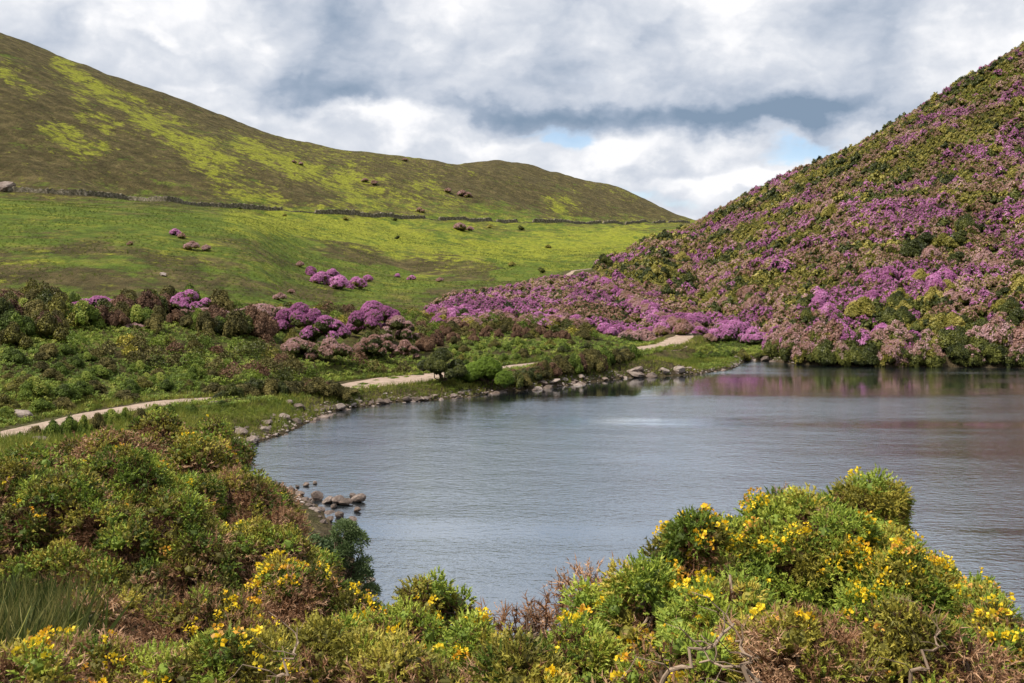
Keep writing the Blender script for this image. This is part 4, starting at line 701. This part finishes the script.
SPIT = [(318, 500, 9, 'long flat dark rock at the back of the spit'), (328, 503, 7, 'grey rock joined to the flat dark one on the spit'), (337, 504, 9, 'pale pointed boulder in the row on the spit'), (346, 505, 8, 'rounded brown boulder right of the pale pointed one'), (357, 502, 9, 'largest dark boulder at the outer end of the spit'), (352, 498, 6, 'dark boulder behind the largest one'),
        (308, 507, 7, 'flat pinkish rock at the left of the spit'), (320, 512, 6, 'low wet rock in the middle of the spit'), (312, 515, 8, 'broad flat pink slab near the bank'), (340, 517, 6, 'cube like brown rock standing in shallow water'), (357, 512, 5, 'small rock below the largest boulder'), (352, 521, 5, 'flat pale rock barely above water'), (354, 531, 5, 'lone dark rock out in the water'), (343, 526, 3, 'tiny pebble rock between spit and bank'),
        (347, 538, 5, 'rock at the edge of the leafy bank'), (334, 508, 4, 'small dark rock at the front of the row'), (330, 521, 5, 'low pale slab off the bank'), (370, 583, 6, 'dark rock below the grey willow'), (372, 592, 6, 'lower of two dark rocks below the grey willow'), (306, 486, 4, 'thin flat rock at the water line above the spit'), (297, 488, 3, 'tiny flat rock left of the thin one'), (315, 484, 3, 'farthest tiny rock above the spit'), (290, 490, 4, 'small rock touching the bank above the spit'), (302, 517, 6, 'pink rock against the gorse by the spit')]
for px, py, hw, lb in SPIT:
    x, y = water(px, py); rock(x, y, hw * 1.05 / F * y, lb, 'rocks of the stony spit', sink=0.0, z=0.02, hs=1.15)
rs = R(91)
def edge(i0, i1, n, s0, s1, where, inland=(-0.6, 1.6)):
    seg = SHORE[i0:i1]; 
    for k in range(n):
        j = rs.randint(0, len(seg) - 1); t = rs.rand(); x1, y1 = seg[j]; x2, y2 = seg[j + 1]; x = x1 + (x2 - x1) * t; y = y1 + (y2 - y1) * t; L = math.hypot(x2 - x1, y2 - y1); nx, ny = (y2 - y1) / L, -(x2 - x1) / L
        if inpoly(np.array([x + nx * 0.5]), np.array([y + ny * 0.5]), SHORE)[0]: nx, ny = -nx, -ny
        q = rs.uniform(*inland); s = (s0 + (s1 - s0) * rs.rand() ** 3) * (0.75 if rs.rand() < 0.5 else 1.15); rock(x + nx * q, y + ny * q, s, ['grey pink angular rock ', 'brown rough rock ', 'pale flat rock '][rs.randint(3)] + where, 'rocks ' + where, hs=rs.uniform(0.6, 1.1))
edge(21, 28, 85, 0.25, 0.75, 'heaped on the shore in front of the dark heath row', (-0.6, 2.2)); edge(15, 22, 70, 0.25, 0.8, 'along the bank under the wide path', (-0.5, 1.0)); edge(8, 16, 60, 0.3, 1.0, 'on the stony bank by the far stretch of path', (-0.5, 1.0)); edge(4, 9, 22, 0.3, 1.1, 'in the far corner of the lake', (-0.4, 1.5)); edge(27, 33, 30, 0.2, 0.5, 'along the water below the left thicket', (-0.6, 0.8))
for px, Y, s, lb in [(24, 74, 1.0, 'pale boulder beyond the left stretch of path'), (42, 52, 0.6, 'small pale rock among the gorse below the path'), (216, 82, 0.75, 'dark sided boulder at the path bend'), (239, 86, 0.55, 'white rock in the yellow grass by the path bend'), (290, 90, 0.5, 'white rock in front of the dark heath row'), (579, 262, 2.0, 'white boulder beside the upper path'), (3, hit(3, 190), 4.5, 'large grey outcrop at the left end of the hillside wall'), (163, hit(163, 276), 1.0, 'grey stone on the grassy hill')]:
    rock((px - 512) / F * Y, Y, s, lb, 'scattered boulders', hs=0.9)
# dry stone wall across the left hill
def hill_wall():
    xs = []; 
    for px in np.linspace(-250, 690, 900):
        ty = np.interp(px, [-250, 0, 100, 200, 300, 400, 500, 600, 690], [181, 190, 197, 206, 212, 218, 222, 224, 222])
        Y = np.linspace(240, 840, 1200); X = (px - 512) / F * Y; z = terrain(X, Y); py = YH + F * (H - z) / Y; k = np.where(py < ty)[0]
        xs.append((X[k[0]], Y[k[0]], z[k[0]]) if len(k) else xs[-1])
    P = np.array(xs); P[:, 1] = smooth(P[:, 1], 61, 0); P[:, 0] = (np.linspace(-250, 690, 900) - 512) / F * P[:, 1]; P[:, 2] = terrain(P[:, 0], P[:, 1])
    d = np.concatenate([[0], np.cumsum(np.hypot(*np.diff(P[:, :2], axis=0).T))]); s = np.arange(0, d[-1], 0.7); p = np.stack([np.interp(s, d, P[:, k]) for k in range(2)], -1); z = terrain(p[:, 0], p[:, 1]); g = unit(np.gradient(p, axis=0)); nr = np.stack([-g[:, 1], g[:, 0]], -1)
    rs = R(55); hh = 0.75 + fbm(s, s * 0, 9, 4, 5) * 1.7 + rs.normal(size=len(s)) * 0.16; hh = np.where(fbm(s, s * 0 + 9, 14, 2, 6) > 0.68, 0.25, hh); n = len(s); sec = []
    for q, t in ((-0.75, -0.4), (-0.5, 1), (0.4, 1.0), (0.75, -0.4)): sec.append(np.column_stack([p + nr * (q + rs.normal(size=(n, 1)) * 0.1), z + np.where(t > 0, hh * rs.uniform(.85, 1.1, n), -0.4)]))
    V = np.stack(sec, 1); i = np.arange(n - 1)[:, None]; j = np.arange(3)[None]; f = np.stack([i * 4 + j, i * 4 + j + 1, (i + 1) * 4 + j + 1, (i + 1) * 4 + j], -1).reshape(-1, 4); mb = MB(); mb.add(V.reshape(-1, 3), f[:, ::-1], 0.5)
    m, t = nt('wall_stone'); pos = N(t, 'ShaderNodeNewGeometry').outputs['Position']; c = ramp(t, noise(t, pos, 1.1, 4, 0.7), [(0.35, (0.045, 0.042, 0.022)), (0.52, (0.13, 0.11, 0.07)), (0.7, (0.34, 0.30, 0.24))]); p_ = N(t, 'ShaderNodeBsdfPrincipled', ins={'Base Color': c, 'Roughness': 0.9}); o = N(t, 'ShaderNodeOutputMaterial'); t.links.new(p_.outputs[0], o.inputs[0])
    tag(link('stone_wall', mb.mesh('stone_wall', m)), 'long overgrown dry stone wall running across the left hillside', 'wall')
hill_wall()
# ------------------------------------------------------------------ camera, light, sky
cam = bpy.data.cameras.new('camera'); co = bpy.data.objects.new('camera', cam); C.objects.link(co); co.location = (0, 0, H); co.rotation_euler = (PI / 2, 0, 0)
cam.sensor_width = 36; cam.lens = 36 * F / 1024; cam.shift_y = -(341.5 - YH) / 1024; cam.clip_end = 20000; cam.clip_start = 0.1; scene.camera = co
SUN_AZ, SUN_EL = math.radians(-118), math.radians(56)      # azimuth from +Y towards +X
sd = bpy.data.lights.new('sun', 'SUN'); sd.energy = 4.8; sd.angle = math.radians(0.6); sd.color = (1.0, 0.91, 0.77); so = bpy.data.objects.new('sun', sd); C.objects.link(so)
from mathutils import Vector
dv = Vector((math.sin(SUN_AZ) * math.cos(SUN_EL), math.cos(SUN_AZ) * math.cos(SUN_EL), math.sin(SUN_EL))); so.rotation_euler = dv.to_track_quat('Z', 'Y').to_euler(); so.location = (-20, -20, 60)
def build_world():
    w = bpy.data.worlds.new('World'); scene.world = w; w.use_nodes = True; t = w.node_tree; t.nodes.clear()
    sk = N(t, 'ShaderNodeTexSky', sky_type='NISHITA', sun_disc=False, sun_elevation=SUN_EL, sun_rotation=SUN_AZ, air_density=1.0, dust_density=0.3, ozone_density=3.0)
    d = N(t, 'ShaderNodeTexCoord').outputs['Generated']; s = N(t, 'ShaderNodeSeparateXYZ'); t.links.new(d, s.inputs[0])
    az = M_(t, 'ARCTAN2', s.outputs[0], s.outputs[1]); el = M_(t, 'ARCSINE', s.outputs[2])
    cb = N(t, 'ShaderNodeCombineXYZ', ins={0: az, 1: el}).outputs[0]
    mp = N(t, 'ShaderNodeMapping', ins={'Vector': cb, 'Scale': (1.0, 1.5, 1.0)}).outputs[0]
    wa = N(t, 'ShaderNodeTexNoise', noise_dimensions='2D', ins={'Vector': mp, 'Scale': 12.0, 'Detail': 5.0, 'Roughness': 0.55}).outputs['Color']; ws = N(t, 'ShaderNodeSeparateColor'); t.links.new(wa, ws.inputs[0])
    az2 = M_(t, 'ADD', az, M_(t, 'MULTIPLY', M_(t, 'SUBTRACT', ws.outputs[0], 0.5), 0.11)); el2 = M_(t, 'ADD', el, M_(t, 'MULTIPLY', M_(t, 'SUBTRACT', ws.outputs[1], 0.5), 0.06))
    def blob(px, py, rx, ry, amp, wx=az2, wy=el2):
        a = math.atan((px - 512) / F); e = math.atan((YH - py) / F)
        u = M_(t, 'MULTIPLY', M_(t, 'SUBTRACT', wx, a), F / rx); v = M_(t, 'MULTIPLY', M_(t, 'SUBTRACT', wy, e), F / ry)
        r2 = M_(t, 'ADD', M_(t, 'MULTIPLY', u, u), M_(t, 'MULTIPLY', v, v)); return M_(t, 'MULTIPLY', M_(t, 'POWER', 2.718, M_(t, 'MULTIPLY', r2, -1.0)), amp)
    def total(bl):
        o = None
        for b in bl: g = blob(*b); o = g if o is None else M_(t, 'ADD', o, g)
        return o
    gap = total([(555, 142, 26, 9, 1.0), (800, 152, 50, 11, 0.9), (655, 192, 34, 9, 0.8), (700, 208, 40, 12, 0.8), (770, 196, 40, 8, .35), (510, 128, 60, 5, .35), (60, 300, 200, 20, .3)])
    dark = total([(250, 85, 90, 16, .45), (340, 95, 90, 18, .55), (500, 113, 75, 12, .95), (590, 118, 70, 12, .6), (720, 125, 120, 12, .9), (830, 120, 70, 14, .7), (760, 70, 80, 38, .42), (870, 55, 50, 35, .45), (560, 75, 120, 14, .3), (150, 60, 60, 12, .3),
                  (640, 172, 55, 7, .42), (330, 50, 60, 22, .35), (450, 60, 50, 25, .28), (745, 196, 30, 5, .25), (990, 10, 70, 14, .4), (20, 8, 60, 8, .3), (690, 30, 60, 20, .2)])
    lit = total([(600, 152, 70, 18, .75), (735, 184, 52, 12, .7), (800, 176, 60, 6, .4), (330, 120, 110, 9, .55), (200, 100, 60, 8, .3), (400, 115, 60, 9, .4), (640, 20, 90, 30, .25), (945, 35, 40, 25, .4), (90, 30, 120, 25, .2), (690, 152, 40, 10, .4), (480, 142, 60, 6, .3), (150, 15, 70, 14, .3)])
    fb = N(t, 'ShaderNodeTexNoise', noise_dimensions='2D', ins={'Vector': mp, 'Scale': 5.5, 'Detail': 9.0, 'Roughness': 0.54, 'Distortion': 0.15}).outputs[0]
    mp2 = N(t, 'ShaderNodeMapping', ins={'Vector': mp, 'Location': (0.012, -0.02, 0)}).outputs[0]
    fb2 = N(t, 'ShaderNodeTexNoise', noise_dimensions='2D', ins={'Vector': mp2, 'Scale': 5.5, 'Detail': 9.0, 'Roughness': 0.54, 'Distortion': 0.15}).outputs[0]
    relief = M_(t, 'MULTIPLY', M_(t, 'SUBTRACT', fb2, fb), 1.6)
    wv = N(t, 'ShaderNodeCombineXYZ', ins={0: az2, 1: M_(t, 'MULTIPLY', el2, 1.7)}).outputs[0]; vo = N(t, 'ShaderNodeTexVoronoi', feature='SMOOTH_F1', voronoi_dimensions='2D', ins={'Vector': wv, 'Scale': 6.5, 'Detail': 3.0, 'Roughness': 0.55, 'Lacunarity': 2.1, 'Smoothness': 0.35}).outputs['Distance']
    b = M_(t, 'ADD', 1.12, M_(t, 'MULTIPLY', M_(t, 'SUBTRACT', fb, 0.5), 0.95)); b = M_(t, 'ADD', b, relief); b = M_(t, 'SUBTRACT', b, M_(t, 'MULTIPLY', vo, 0.48)); b = M_(t, 'SUBTRACT', b, M_(t, 'MULTIPLY', dark, 0.50)); b = M_(t, 'ADD', b, M_(t, 'MULTIPLY', lit, 0.55), clamp=True)
    col = ramp(t, b, [(0.0, (0.22, 0.30, 0.41)), (0.25, (0.34, 0.41, 0.52)), (0.5, (0.52, 0.57, 0.66)), (0.75, (0.69, 0.72, 0.78)), (1.0, (0.92, 0.92, 0.94))])
    g2 = M_(t, 'ADD', gap, M_(t, 'MULTIPLY', M_(t, 'SUBTRACT', 0.5, fb), 1.5)); gm = N(t, 'ShaderNodeMapRange', interpolation_type='SMOOTHSTEP', ins={0: g2, 1: 0.30, 2: 0.95}).outputs[0]; gm = M_(t, 'MULTIPLY', gm, 0.72)
    high = N(t, 'ShaderNodeMapRange', ins={0: s.outputs[2], 1: -0.02, 2: -0.1}).outputs[0]
    b1 = N(t, 'ShaderNodeBackground', ins={'Color': col, 'Strength': 1.0}); b2 = N(t, 'ShaderNodeBackground', ins={'Strength': 0.15}); t.links.new(sk.outputs[0], b2.inputs[0])
    mx = N(t, 'ShaderNodeMixShader', ins={0: gm}); t.links.new(b1.outputs[0], mx.inputs[1]); t.links.new(b2.outputs[0], mx.inputs[2])
    b3 = N(t, 'ShaderNodeBackground', ins={'Color': (0.10, 0.11, 0.08, 1), 'Strength': 1.0}); m2 = N(t, 'ShaderNodeMixShader', ins={0: high}); t.links.new(mx.outputs[0], m2.inputs[1]); t.links.new(b3.outputs[0], m2.inputs[2])
    o = N(t, 'ShaderNodeOutputWorld'); t.links.new(m2.outputs[0], o.inputs[0]); w.cycles.sampling_method = 'MANUAL'; w.cycles.sample_map_resolution = 512
build_world()
vs = scene.view_settings; vs.view_transform = 'Standard'; vs.look = 'None'; vs.exposure = 0.12; vs.gamma = 1.0; vs.use_curve_mapping = False
cy = scene.cycles; cy.max_bounces = 6; cy.diffuse_bounces = 2; cy.glossy_bounces = 3; cy.transmission_bounces = 3; cy.transparent_max_bounces = 4; cy.caustics_reflective = False; cy.caustics_refractive = False
